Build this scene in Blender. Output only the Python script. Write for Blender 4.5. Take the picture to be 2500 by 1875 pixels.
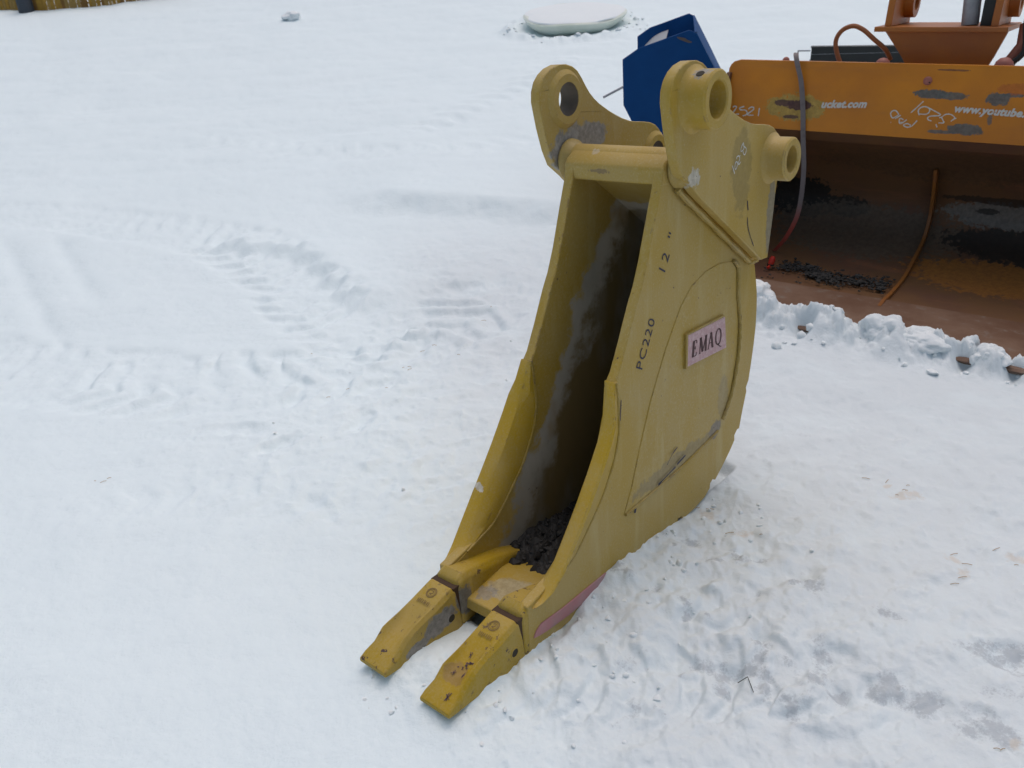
import bpy, bmesh, math, random
import numpy as np
from mathutils import Vector, Matrix, noise as mnoise
from mathutils.geometry import tessellate_polygon

scene = bpy.context.scene
for o in list(bpy.data.objects):
    bpy.data.objects.remove(o, do_unlink=True)
C = scene.collection
random.seed(7)

# ------------------------------------------------------------------ camera
R = [[0.996868,0.079079,0.0], [-0.032021,0.403651,-0.914352], [-0.072306,0.911489,0.404919]]
H = 1.4958
cam_data = bpy.data.cameras.new('camera')
cam_data.sensor_width = 36.0
cam_data.lens = 36.0 * 2022 / 2500
cam_data.clip_start = 0.05
cam_data.clip_end = 2000
cam_data.dof.use_dof = True
cam_data.dof.focus_distance = 2.4
cam_data.dof.aperture_fstop = 6.5
cam = bpy.data.objects.new('camera', cam_data)
C.objects.link(cam)
m = Matrix(R).to_4x4()
m.translation = (0, 0, H)
cam.matrix_world = m
scene.camera = cam

# ------------------------------------------------------------------ light
SUN_EL, SUN_ROT = math.radians(74), math.radians(35)
world = bpy.data.worlds.new('World')
scene.world = world
world.use_nodes = True
wn = world.node_tree
wn.nodes.clear()
sky = wn.nodes.new('ShaderNodeTexSky')
sky.sky_type = 'NISHITA'
sky.sun_disc = False
sky.sun_elevation = SUN_EL
sky.sun_rotation = SUN_ROT
sky.air_density = 1.0
sky.dust_density = 6.0
sky.ozone_density = 1.0
hs = wn.nodes.new('ShaderNodeHueSaturation')
hs.inputs['Hue'].default_value = 0.480
hs.inputs['Saturation'].default_value = 1.0     # cloud cover greys the sky evenly
bg = wn.nodes.new('ShaderNodeBackground')
bg.inputs['Strength'].default_value = 0.108
wo = wn.nodes.new('ShaderNodeOutputWorld')
wn.links.new(sky.outputs[0], hs.inputs['Color'])
wn.links.new(hs.outputs[0], bg.inputs['Color'])
wn.links.new(bg.outputs[0], wo.inputs['Surface'])
sun_d = bpy.data.lights.new('sun', 'SUN')
sun_d.energy = 0.5
sun_d.angle = math.radians(100)
sun_d.color = (1.0, 0.99, 0.96)
sun = bpy.data.objects.new('sun', sun_d)
C.objects.link(sun)
sd = Vector((math.sin(SUN_ROT) * math.cos(SUN_EL), math.cos(SUN_ROT) * math.cos(SUN_EL), math.sin(SUN_EL)))
sun.rotation_euler = sd.to_track_quat('Z', 'Y').to_euler()
sun.location = sd * 30
vs = scene.view_settings
vs.view_transform = 'Standard'
vs.look = 'None'
vs.exposure = 0.0
vs.gamma = 1.0
vs.use_curve_mapping = False

# ------------------------------------------------------------------ material helper
class M:
    def __init__(s, name):
        s.m = bpy.data.materials.new(name)
        s.m.use_nodes = True
        s.t = s.m.node_tree
        s.t.nodes.clear()
        s.out = s.n('ShaderNodeOutputMaterial')
        s.b = s.n('ShaderNodeBsdfPrincipled')
        s.t.links.new(s.b.outputs[0], s.out.inputs[0])
        s.tc = s.n('ShaderNodeTexCoord')
        s.obj = s.tc.outputs['Object']
    def n(s, k): return s.t.nodes.new(k)
    def put(s, sock, v):
        if isinstance(v, bpy.types.NodeSocket): s.t.links.new(v, sock)
        elif isinstance(v, (tuple, list)) and len(v) == 3 and sock.type == 'RGBA': sock.default_value = (*v, 1)
        else: sock.default_value = v
    def noise(s, scale, detail=4, rough=.6, vec=None, out=0, dist=0):
        t = s.n('ShaderNodeTexNoise')
        t.inputs['Scale'].default_value = scale
        t.inputs['Detail'].default_value = detail
        t.inputs['Roughness'].default_value = rough
        t.inputs['Distortion'].default_value = dist
        s.put(t.inputs['Vector'], vec if vec is not None else s.obj)
        return t.outputs[out]
    def ramp(s, v, a, b, lo=0., hi=1.):
        r = s.n('ShaderNodeMapRange')
        r.interpolation_type = 'SMOOTHSTEP'
        s.put(r.inputs[0], v)
        for i, q in zip((1, 2, 3, 4), (a, b, lo, hi)): r.inputs[i].default_value = q
        return r.outputs[0]
    def math(s, op, a, b=0.):
        r = s.n('ShaderNodeMath'); r.operation = op
        s.put(r.inputs[0], a); s.put(r.inputs[1], b)
        return r.outputs[0]
    def mix(s, f, a, b):
        r = s.n('ShaderNodeMix'); r.data_type = 'RGBA'
        s.put(r.inputs[0], f); s.put(r.inputs[6], a); s.put(r.inputs[7], b)
        return r.outputs[2]
    def vmath(s, op, a, b):
        r = s.n('ShaderNodeVectorMath'); r.operation = op
        s.put(r.inputs[0], a); s.put(r.inputs[1], b)
        return r.outputs['Value'] if op == 'LENGTH' else r.outputs[0]
    def mapping(s, scale=(1, 1, 1), loc=(0, 0, 0), vec=None):
        r = s.n('ShaderNodeMapping')
        s.put(r.inputs[0], vec if vec is not None else s.obj)
        r.inputs['Scale'].default_value = scale
        r.inputs['Location'].default_value = loc
        return r.outputs[0]
    def sep(s, v=None):
        r = s.n('ShaderNodeSeparateXYZ'); s.put(r.inputs[0], v if v is not None else s.obj)
        return r.outputs
    def blob(s, c, rad, edge=.22, wob=.8, nscale=25):
        if max(rad[0], rad[2]) < .035: wob, nscale = 1.5, 55
        """soft-edged patch of wear or painted shading round a point, ragged by noise"""
        nz = s.noise(nscale, 5, .65, out=1)
        off = s.vmath('SUBTRACT', nz, (.5, .5, .5))
        off = s.vmath('MULTIPLY', off, tuple(wob * r * 2 for r in rad))
        p = s.vmath('ADD', s.obj, off)
        d = s.vmath('SUBTRACT', p, tuple(c))
        d = s.vmath('DIVIDE', d, tuple(rad))
        l = s.vmath('LENGTH', d, (0, 0, 0))
        return s.ramp(l, 1 + edge / 2, 1 - edge / 2)
    def bump(s, h, strength=.3, dist=.002):
        b = s.n('ShaderNodeBump')
        b.inputs['Strength'].default_value = strength
        b.inputs['Distance'].default_value = dist
        s.put(b.inputs['Height'], h)
        s.t.links.new(b.outputs[0], s.b.inputs['Normal'])
    def done(s, col, rough=.5, metal=0., spec=.5):
        s.put(s.b.inputs['Base Color'], col)
        s.put(s.b.inputs['Roughness'], rough)
        s.put(s.b.inputs['Metallic'], metal)
        s.b.inputs['Specular IOR Level'].default_value = spec
        return s.m

def plain(name, col, rough=.6, var=.25, scale=30, metal=0., bump=.15):
    q = M(name)
    f = q.noise(scale, 5)
    c = q.mix(f, tuple(x * (1 - var) for x in col), tuple(x * (1 + var) for x in col))
    q.bump(q.noise(scale * 4, 4), bump, .001)
    return q.done(c, rough, metal)

YEL = (.415, .275, .038)
def yellow(name, dusty=.35, mud=None, blobs=(), chips=.68, base=YEL, rough=.45, spec=.35):
    q = M(name)
    big = q.noise(3.5, 5, .6)
    fine = q.noise(160, 3, .7)
    streak = q.noise(1, 4, .6, vec=q.mapping((14, 14, 2.2)))
    dust = tuple(a * .6 + b * .4 for a, b in zip(base, (.44, .35, .18)))
    c = q.mix(q.ramp(q.math('ADD', big, q.math('MULTIPLY', fine, .6)), .60, .98), base, dust)
    c = q.mix(q.ramp(streak, .5, .8, 0, dusty), c, (.52, .43, .22))
    c = q.mix(q.ramp(fine, .55, .75, 0, dusty * .6), c, (.58, .49, .28))
    if mud:
        x, y, z = q.sep()
        nz = q.math('MULTIPLY', q.math('SUBTRACT', q.noise(9, 6, .65), .5), .30)
        e = q.math('ADD', q.math('SUBTRACT', x, q.math('MULTIPLY', z, .70)), nz)
        f = q.ramp(e, .46, .50)
        f = q.math('MULTIPLY', f, q.ramp(y, .024, .028)); f = q.math('MULTIPLY', f, q.ramp(y, .296, .292))
        mc = q.mix(q.ramp(q.noise(1, 5, .55, vec=q.mapping((3, 3, 1.6))), .35, .7), (.32, .30, .26), (.52, .49, .44))
        mc = q.mix(q.ramp(q.noise(2.6, 4), .5, .66), mc, (.30, .20, .075))
        deep = q.mix(q.ramp(q.noise(1, 5, .55, vec=q.mapping((5, 5, 2))), .4, .62), (.19, .135, .055), (.25, .23, .19))
        mc = q.mix(q.ramp(q.math('ADD', e, q.math('MULTIPLY', q.noise(6, 4), .12)), .60, .68), mc, deep)
        c = q.mix(q.math('MULTIPLY', f, .93), c, mc)
        rough = q.ramp(f, 0, 1, .42, .8)
    for (ce, ra, co, st) in blobs:
        b = q.blob(ce, ra)
        gr = q.ramp(q.noise(60, 4, .7), .3, .7, .75, 1.25)
        r = q.n('ShaderNodeMix'); r.data_type = 'RGBA'; r.blend_type = 'MULTIPLY'
        r.inputs[0].default_value = 1; q.put(r.inputs[6], co)
        cmb = q.n('ShaderNodeCombineColor')
        for i in range(3): q.put(cmb.inputs[i], gr)
        q.put(r.inputs[7], cmb.outputs[0])
        c = q.mix(q.math('MULTIPLY', b, st), c, r.outputs[2])
    bv = q.n('ShaderNodeBevel'); bv.samples = 4; bv.inputs['Radius'].default_value = .006
    geo = q.n('ShaderNodeNewGeometry')
    dt = q.n('ShaderNodeVectorMath'); dt.operation = 'DOT_PRODUCT'
    q.put(dt.inputs[0], bv.outputs[0]); q.put(dt.inputs[1], geo.outputs['True Normal'])
    eg = q.ramp(dt.outputs['Value'], .985, .90)
    eg = q.math('MULTIPLY', eg, q.ramp(q.noise(22, 6, .75), .54, .60))
    c = q.mix(q.math('MULTIPLY', eg, .85), c, (.11, .075, .06))
    scr = q.ramp(q.noise(1, 3, .6, vec=q.mapping((60, 60, 5)), dist=.6), .70, .74)
    c = q.mix(q.math('MULTIPLY', scr, q.ramp(q.noise(3, 3), .5, .65, 0, .45)), c, (.20, .17, .13))
    ch = q.ramp(q.noise(38, 5, .72), chips, chips + .03)
    ch = q.math('MULTIPLY', ch, q.ramp(q.noise(5, 3), .42, .6))
    c = q.mix(ch, c, (.07, .045, .05))
    q.bump(q.math('ADD', q.noise(220, 3), q.math('MULTIPLY', q.noise(30, 4), 1.2)), .12, .0015)
    return q.done(c, rough, 0, spec)

# ------------------------------------------------------------------ mesh helpers
def ob(name, verts, faces, mat, parent=None, smooth=False, bevel=0., seg=2, sharp=35):
    me = bpy.data.meshes.new(name)
    me.from_pydata([tuple(v) for v in verts], [], faces)
    me.validate()
    bm = bmesh.new(); bm.from_mesh(me)
    bmesh.ops.recalc_face_normals(bm, faces=bm.faces)
    bm.to_mesh(me); bm.free()
    if smooth:
        for p in me.polygons: p.use_smooth = True
        me.set_sharp_from_angle(angle=math.radians(sharp))
    me.materials.append(mat)
    o = bpy.data.objects.new(name, me)
    C.objects.link(o)
    if parent: o.parent = parent
    if bevel:
        md = o.modifiers.new('bevel', 'BEVEL')
        md.width = bevel; md.segments = seg; md.limit_method = 'ANGLE'; md.angle_limit = math.radians(40)
        md.harden_normals = False
        for p in me.polygons: p.use_smooth = True
        me.set_sharp_from_angle(angle=math.radians(sharp))
    return o

class B:
    """collects verts/faces for one mesh"""
    def __init__(s): s.v = []; s.f = []
    def add(s, vs, fs):
        k = len(s.v); s.v += [tuple(v) for v in vs]; s.f += [tuple(i + k for i in f) for f in fs]; return s
    def box(s, x0, x1, y0, y1, z0, z1):
        return s.add([(x, y, z) for x in (x0, x1) for y in (y0, y1) for z in (z0, z1)],
                     [(0, 1, 3, 2), (4, 6, 7, 5), (0, 4, 5, 1), (2, 3, 7, 6), (0, 2, 6, 4), (1, 5, 7, 3)])
    def slab(s, poly, f0, f1, holes=()):
        """extrude a 2D polygon (with holes) between two mapping functions"""
        loops = [list(poly)] + [list(h) for h in holes]
        flat = [p for l in loops for p in l]
        n = len(flat)
        vs = [f0(*p) for p in flat] + [f1(*p) for p in flat]
        if holes:
            tris = tessellate_polygon([[Vector((p[0], p[1], 0)) for p in l] for l in loops])
            fs = [tuple(t) for t in tris] + [tuple(i + n for i in t[::-1]) for t in tris]
        else:
            fs = [tuple(range(n)), tuple(range(2 * n - 1, n - 1, -1))]
        k = 0
        for l in loops:
            for i in range(len(l)):
                j = (i + 1) % len(l)
                fs.append((k + i, k + j, k + j + n, k + i + n))
            k += len(l)
        return s.add(vs, fs)
    def grid(s, rows, close_u=False):
        """rows of equal length point lists -> quads"""
        n = len(rows[0]); vs = [p for r in rows for p in r]; fs = []
        for i in range(len(rows) - 1):
            for j in range(n if close_u else n - 1):
                k = (j + 1) % n
                fs.append((i * n + j, i * n + k, (i + 1) * n + k, (i + 1) * n + j))
        return s.add(vs, fs)
    def tube(s, pts, r, seg=10, cap=True):
        pts = [Vector(p) for p in pts]
        rows = []
        a = None
        for i, p in enumerate(pts):
            t = (pts[min(i + 1, len(pts) - 1)] - pts[max(i - 1, 0)]).normalized()
            a = t.orthogonal() if a is None else a - t * a.dot(t)
            a.normalize(); b = t.cross(a)
            rr = r[i] if isinstance(r, (list, tuple)) else r
            rows.append([p + (a * math.cos(2 * math.pi * k / seg) + b * math.sin(2 * math.pi * k / seg)) * rr for k in range(seg)])
        s.grid(rows, True)
        if cap:
            k = len(s.v) - len(rows) * seg
            s.f.append(tuple(range(k, k + seg)))
            s.f.append(tuple(range(len(s.v) - 1, len(s.v) - seg - 1, -1)))
        return s
    def lathe(s, prof, c, ax, seg=40, closed=True):
        """prof: list of (radius, along axis); ring profile closed into a solid of revolution"""
        c = Vector(c); ax = Vector(ax).normalized()
        a = ax.orthogonal().normalized(); b = ax.cross(a)
        rows = []
        pr = list(prof) + ([prof[0]] if closed else [])
        for (r, h) in pr:
            rows.append([c + ax * h + (a * math.cos(2 * math.pi * k / seg) + b * math.sin(2 * math.pi * k / seg)) * r for k in range(seg)])
        return s.grid(rows, True)
    def make(s, name, mat, parent=None, **k): return ob(name, s.v, s.f, mat, parent, **k)

def empty(name, label, cat, group=None, mat4=None):
    o = bpy.data.objects.new(name, None); C.objects.link(o)
    o.empty_display_size = .1
    o['label'] = label; o['category'] = cat; o['kind'] = 'thing'
    if group: o['group'] = group
    if mat4 is not None: o.matrix_world = mat4
    return o
def tag(o, label, cat, group=None, kind=None):
    if label: o['label'] = label
    if cat: o['category'] = cat
    if group: o['group'] = group
    o['kind'] = kind or 'thing'
    return o

def circle(cx, cy, r, n=36, rev=False):
    p = [(cx + r * math.cos(2 * math.pi * k / n), cy + r * math.sin(2 * math.pi * k / n)) for k in range(n)]
    return p[::-1] if rev else p
def spline(pts, n=6):
    """Catmull-Rom through points"""
    P = [Vector(p) for p in pts]; out = []
    for i in range(len(P) - 1):
        p0, p1, p2, p3 = P[max(i - 1, 0)], P[i], P[i + 1], P[min(i + 2, len(P) - 1)]
        for k in range(n):
            t = k / n
            out.append(.5 * ((2 * p1) + (p2 - p0) * t + (2 * p0 - 5 * p1 + 4 * p2 - p3) * t * t + (3 * p1 - p0 - 3 * p2 + p3) * t ** 3))
    out.append(P[-1])
    return [tuple(v) for v in out]

def ribbon(bb, line, w, fmap, jit=0.):
    """flat stroke of width w along a 2D polyline, mapped by fmap(x, y)"""
    if len(line) > 2: line = spline(line, 4)
    n = len(line); L = []; Rr = []
    for i, p in enumerate(line):
        q0 = line[max(i - 1, 0)]; q1 = line[min(i + 1, n - 1)]
        dx, dy = q1[0] - q0[0], q1[1] - q0[1]; l = math.hypot(dx, dy) or 1
        ww = w * (1 + random.uniform(-jit, jit)) / 2
        nx, ny = -dy / l * ww, dx / l * ww
        L.append(fmap(p[0] + nx, p[1] + ny)); Rr.append(fmap(p[0] - nx, p[1] - ny))
    bb.grid([L, Rr])

def text_mesh(txt, shear=0., bold=0., space=1.):
    cu = bpy.data.curves.new('lettering', 'FONT')
    cu.body = txt; cu.shear = shear; cu.offset = bold; cu.space_character = space; cu.size = 1
    cu.resolution_u = 3
    o = bpy.data.objects.new('lettering', cu); C.objects.link(o)
    dg = bpy.context.evaluated_depsgraph_get()
    me = o.evaluated_get(dg).to_mesh()
    vs = [(v.co.x, v.co.y) for v in me.vertices]; fs = [tuple(p.vertices) for p in me.polygons]
    o.evaluated_get(dg).to_mesh_clear()
    bpy.data.objects.remove(o, do_unlink=True)
    return vs, fs
def lettering(name, txt, fmap, width, mat, parent, label=None, **k):
    vs, fs = text_mesh(txt, **k)
    x0 = min(v[0] for v in vs); x1 = max(v[0] for v in vs); sc = width / (x1 - x0)
    o = ob(name, [fmap((x - x0) * sc, y * sc) for x, y in vs], fs, mat, parent)
    return o

def ragged(cx, cy, rx, ry, n=36, amp=.3, seed=0, rot=0.):
    rnd = random.Random(seed); ph = [(rnd.uniform(0, 6.28), rnd.uniform(.3, 1) / (k ** .7)) for k in range(2, 9)]
    out = []
    for i in range(n):
        t = 2 * math.pi * i / n
        r = 1 + amp * sum(a * math.sin((k + 2) * t + p) for k, (p, a) in enumerate(ph)) / 2
        x, y = rx * r * math.cos(t), ry * r * math.sin(t)
        out.append((cx + x * math.cos(rot) - y * math.sin(rot), cy + x * math.sin(rot) + y * math.cos(rot)))
    return out

# ------------------------------------------------------------------ materials
snow = M('snow')
sn_big = snow.noise(1.2, 4); sn_fine = snow.noise(45, 6, .7)
at = snow.n('ShaderNodeAttribute'); at.attribute_name = 'dirt'
at2 = snow.n('ShaderNodeAttribute'); at2.attribute_name = 'tan'
cs = snow.mix(sn_big, (.745, .85, .89), (.78, .875, .91))
at3 = snow.n('ShaderNodeAttribute'); at3.attribute_name = 'right_mask'
cs = snow.mix(snow.math('MULTIPLY', at3.outputs['Fac'], snow.ramp(snow.noise(4, 5, .6), .2, .6, .55, 1.)), cs, (.67, .735, .77))  # base colour goes greyer towards the right of the near ground
cs = snow.mix(snow.ramp(snow.math('ADD', at.outputs['Fac'], snow.math('ADD', snow.math('MULTIPLY', snow.math('SUBTRACT', snow.noise(130, 4, .75), .5), 1.1), snow.math('MULTIPLY', snow.math('SUBTRACT', snow.noise(16, 6, .7), .5), 2.2))), .50, .98, 0, .62), cs, (.36, .40, .44))
cs = snow.mix(snow.ramp(snow.math('ADD', at2.outputs['Fac'], snow.math('MULTIPLY', snow.math('SUBTRACT', sn_fine, .5), 1.6)), .5, 1.0, 0, .55), cs, (.62, .56, .48))
cs = snow.mix(snow.math('MULTIPLY', snow.ramp(snow.noise(26, 6, .78), .68, .76, 0, .5), snow.ramp(at3.outputs['Fac'], 0, 1, .25, 1.)), cs, (.60, .56, .52))
snow.bump(snow.math('ADD', snow.noise(70, 5, .7), snow.math('MULTIPLY', snow.noise(24, 5, .65), 2.2)), .40, .006)
SNOW = snow.done(cs, .65, 0, .25)

sc_ = M('snow_clump')
sc_.bump(sc_.noise(40, 6, .75), .6, .010)
CLUMP = sc_.done(sc_.mix(sc_.noise(9), (.76, .82, .845), (.82, .865, .885)), .65, 0, .25)

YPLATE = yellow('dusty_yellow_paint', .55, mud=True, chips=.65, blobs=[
    ((1.28, -.0, .205), (.045, .03, .03), (.16, .15, .15), .75),
    ((1.02, -.0, .200), (.24, .03, .030), (.24, .20, .12), .6), ((1.33, -.0, .30), (.035, .03, .09), (.26, .22, .14), .45),  # first patch paints the shading at the wear pad's foot into the colour
    ((.50, .31, .27), (.012, .05, .02), (.6, .6, .6), .8)])
YEAR = yellow('yellow_ear_paint', .4, blobs=[
    ((1.02, .36, 1.13), (.07, .03, .055), (.27, .26, .25), .95),
    ((1.12, .36, 1.15), (.11, .03, .045), (.27, .26, .25), .95),
    ((1.05, .36, 1.19), (.025, .03, .07), (.30, .29, .28), .85),
    ((1.515, -.05, .86), (.03, .03, .12), (.20, .19, .16), .75),
    ((1.03, -.05, 1.07), (.03, .03, .025), (.50, .48, .42), .8),
    ((1.30, -.05, 1.05), (.06, .03, .12), (.21, .16, .05), .5)])
YBOSS = yellow('yellow_boss_paint', .25, blobs=[((1.0, -.085, 1.335), (.02, .02, .03), (.25, .25, .24), .8)])
YTOOTH = yellow('cast_tooth_yellow', .05, base=(.39, .255, .011), spec=.22, chips=.60, blobs=[
    ((.20, .232, .03), (.055, .02, .035), (.22, .21, .20), .95),
    ((.12, .232, .01), (.05, .02, .02), (.22, .21, .20), .95),
    ((.08, .05, .05), (.035, .03, .03), (.17, .10, .11), .35),
    ((.30, .235, .04), (.035, .03, .05), (.17, .165, .16), .9)], rough=.5)
YLIP = yellow('lip_yellow_paint', .25, base=(.43, .29, .035), blobs=[
    ((.40, .15, .045), (.05, .07, .03), (.40, .37, .28), .6), ((.36, .20, .045), (.03, .03, .03), (.24, .23, .21), .7)])
YCUT = yellow('cutter_yellow_paint', .2, base=(.47, .30, .018), blobs=[((.50, .34, .27), (.010, .03, .014), (.6, .6, .58), .7)])
YTUBE = yellow('tube_yellow_paint', .5, blobs=[((1.0, .24, 1.13), (.015, .012, .012), (.50, .46, .38), .5), ((.962, .20, 1.09), (.02, .035, .006), (.13, .09, .07), .6)])
BORE = plain('greasy_bore', (.11, .085, .06), .6)
DARKHOLE = plain('dark_hole', (.03, .024, .015), .8)
GAP = plain('rusty_gap', (.055, .028, .012), .8)
CASTMARK = plain('dark_cast_marks', (.20, .125, .03), .6)  # darker brown than the tooth, so the raised marks stand out
SCUFF = plain('purple_rust', (.10, .055, .06), .7)
INK = plain('stencil_ink', (.032, .030, .055), .6, .3, 90)
REDINK = plain('dark_red_letter_paint', (.05, .008, .008), .5)
CHALK = plain('white_paint_marker', (.62, .62, .58), .8, .2, 120)
pk = M('dusty_pink_paint')
PINK = pk.done(pk.mix(pk.ramp(pk.noise(120, 4, .7), .4, .7), (.50, .31, .31), (.60, .45, .45)), .6)
pk2 = M('pink_marking_paint')
PINK2 = pk2.done(pk2.mix(pk2.ramp(pk2.noise(14, 5, .6), .3, .7), (.46, .19, .20), (.40, .25, .25)), .5)
SEAM = yellow('weld_bead_yellow', .2, base=(.34, .23, .035))
CLOD = plain('frozen_dirt', (.024, .023, .022), .7, .7, 25)

def orange(name, base=(.42, .14, .012), blobs=(), grime=.5, rough=.45):
    q = M(name)
    c = q.mix(q.ramp(q.noise(2.2, 5), .35, .7), base, tuple(x * y for x, y in zip(base, (.82, .78, 1.2))))
    c = q.mix(q.ramp(q.noise(1, 5, .6, vec=q.mapping((1.5, 6, 9))), .52, .75, 0, grime), c, (.24, .10, .05))
    c = q.mix(q.ramp(q.noise(90, 4, .7), .62, .75, 0, .4), c, (.10, .04, .02))
    for (ce, ra, co, st) in blobs:
        b = q.blob(ce, ra, nscale=34, edge=.16)
        cc = q.mix(q.ramp(q.noise(45, 5, .7), .3, .7), tuple(x * .75 for x in co), tuple(x * 1.25 for x in co))
        c = q.mix(q.math('MULTIPLY', b, st), c, cc)
    q.bump(q.noise(120, 4), .15, .002)
    return q.done(c, rough, 0, .4)
GREYW = (.12, .115, .105)
ORLIP = orange('orange_lip_paint', (.60, .215, .011), [
    ((-.27, 1.06, .965), (.085, .04, .022), (.10, .105, .10), .95),
    ((-.17, 1.06, .960), (.075, .04, .017), (.11, .115, .105), .9),
    ((.035, 1.06, .955), (.055, .04, .030), GREYW, .95), ((.09, 1.06, .975), (.06, .04, .010), GREYW, .9),
    ((.02, 1.06, .86), (.012, .04, .03), GREYW, .8),
    ((-.08, 1.06, .803), (.085, .04, .028), GREYW, .95), ((-.19, 1.06, .785), (.07, .04, .010), GREYW, .9),
    ((-.96, 1.06, .865), (.165, .04, .070), (.38, .27, .06), .85),
    ((-1.02, 1.06, .885), (.06, .04, .018), (.085, .035, .035), .9), ((-.93, 1.06, .88), (.07, .04, .028), (.08, .03, .03), .95),
    ((-.97, 1.06, .815), (.05, .04, .010), (.085, .035, .035), .85),
    ((-.19, 1.095, 1.08), (.08, .04, .005), (.12, .05, .03), .8),
    ((.12, 1.08, 1.0), (.09, .04, .03), (.40, .10, .02), .6)], grime=.3)
BLK = (.012, .012, .011)
ORSHELL = orange('orange_shell_worn', (.155, .078, .032), [
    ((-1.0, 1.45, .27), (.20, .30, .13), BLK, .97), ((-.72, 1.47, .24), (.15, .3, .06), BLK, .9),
    ((-.60, 1.50, .12), (.55, .4, .15), (.11, .085, .060), .75),
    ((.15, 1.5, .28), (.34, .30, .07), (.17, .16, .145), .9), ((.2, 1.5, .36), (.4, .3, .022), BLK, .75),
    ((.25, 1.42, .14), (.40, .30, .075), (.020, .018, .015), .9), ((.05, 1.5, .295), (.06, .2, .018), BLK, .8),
    ((-.15, 1.3, .55), (.7, .3, .12), (.105, .060, .030), .7), ((.2, 1.2, .02), (.45, .28, .05), (.36, .14, .02), .6)], grime=.75, rough=.6)
fl = M('worn_floor_steel')
fc = fl.mix(fl.ramp(fl.noise(3, 6, .65), .3, .7), (.125, .062, .036), (.20, .125, .085))
fc = fl.mix(fl.ramp(fl.noise(12, 5, .65), .56, .7, 0, .7), fc, (.20, .17, .145))
FLOOR = fl.done(fc, .55, 0, .4)
ORMOUNT = orange('orange_mount_paint', (.40, .135, .020), grime=.7)
ORRIB = orange('orange_rib_worn', (.27, .105, .022), grime=.8)
BLUE = plain('blue_paint', (.008, .06, .20), .6, .18, 6, bump=.05)
BLUE.node_tree.nodes['Principled BSDF'].inputs['Specular IOR Level'].default_value = .08
GREYST = plain('bare_grey_steel', (.30, .31, .33), .5, .25, 40, .2)
BLACKST = plain('black_painted_steel', (.012, .014, .014), .5, .3, 10)
PINKCAP = plain('faded_red_cap', (.33, .11, .085), .55)

# ------------------------------------------------------------------ ground
_rs = np.random.RandomState(11)
_G = _rs.uniform(0, 2 * np.pi, (256, 256))
def perlin(x, y):
    xi = np.floor(x).astype(int); yi = np.floor(y).astype(int); xf = x - xi; yf = y - yi
    def g(i, j, dx, dy):
        a = _G[(xi + i) & 255, (yi + j) & 255]; return np.cos(a) * dx + np.sin(a) * dy
    u = xf ** 3 * (xf * (xf * 6 - 15) + 10); v = yf ** 3 * (yf * (yf * 6 - 15) + 10)
    n0 = g(0, 0, xf, yf) * (1 - u) + g(1, 0, xf - 1, yf) * u
    n1 = g(0, 1, xf, yf - 1) * (1 - u) + g(1, 1, xf - 1, yf - 1) * u
    return (n0 * (1 - v) + n1 * v) * 1.4
def fbm(x, y, f, o=4, g=.5):
    s = 0; a = 1
    for k in range(o):
        s = s + a * perlin(x * f + 17.3 * k, y * f - 9.1 * k); f *= 2.03; a *= g
    return s
def sst(x, a, b):
    t = np.clip((x - a) / (b - a), 0, 1); return t * t * (3 - 2 * t)
def pline(x, y, P):
    """distance to polyline, signed side (left +), arclength"""
    best = np.full(x.shape, 1e9); sg = np.zeros(x.shape); al = np.zeros(x.shape); L = 0
    for (x0, y0), (x1, y1) in zip(P[:-1], P[1:]):
        dx, dy = x1 - x0, y1 - y0; l = math.hypot(dx, dy)
        t = np.clip(((x - x0) * dx + (y - y0) * dy) / (l * l), 0, 1)
        ex, ey = x - x0 - t * dx, y - y0 - t * dy; d = np.hypot(ex, ey)
        k = d < best
        best = np.where(k, d, best); sg = np.where(k, np.sign(dx * ey - dy * ex), sg); al = np.where(k, L + t * l, al); L += l
    return best, sg, al, L

ORG = [-0.2122,1.4703,0.0]; UW = [0.6758,0.73709,-0.0]
E1 = [0.78952,-0.61138,-0.05358]; E2 = [0.61226,0.79066,0.0]; E3 = [0.04236,-0.0328,0.99856]; P0 = [1.77256,3.42173,0.0]
T1 = [[-4.687,7.397], [-4.317,7.308], [-3.587,7.108], [-2.71,6.602], [-2.002,6.145], [-1.484,5.444], [-1.093,4.728], [-0.756,4.151], [-0.415,3.771], [-0.054,3.54]]
T2 = [[-3.081,4.348], [-2.743,4.2], [-2.137,3.954], [-1.608,3.791], [-1.136,3.732], [-0.791,3.849], [-0.492,4.204], [-0.141,4.649]]
BANK = [[-1.502,6.906], [-1.163,6.906], [-0.71,6.737], [-0.05,6.486], [0.561,6.182], [1.002,5.884]]
CRES = [[-2.112,6.154], [-1.73,5.954], [-1.408,5.823], [-1.177,5.471], [-0.985,5.073], [-0.727,4.582]]
FEET = [[-0.959,3.041], [-0.659,3.196], [-0.746,2.541], [-0.401,2.615], [-0.282,2.626], [-0.348,2.726], [-0.49,2.911], [-1.191,3.211], [-1.383,3.206], [-1.089,3.719]]
T3 = [[-0.155,1.655], [0.026,1.604], [0.192,1.586], [0.349,1.592], [0.492,1.584], [0.612,1.526], [0.68,1.421], [0.689,1.282]]
T4 = [[0.214,1.875], [0.357,1.867], [0.484,1.823], [0.547,1.716], [0.555,1.608]]
GROOVES = [[[-3.996,6.727], [-3.589,6.073], [-2.872,4.961], [-2.506,4.42]], [[-3.567,6.671], [-3.135,5.975], [-2.743,5.348], [-2.472,4.94]]]
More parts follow.
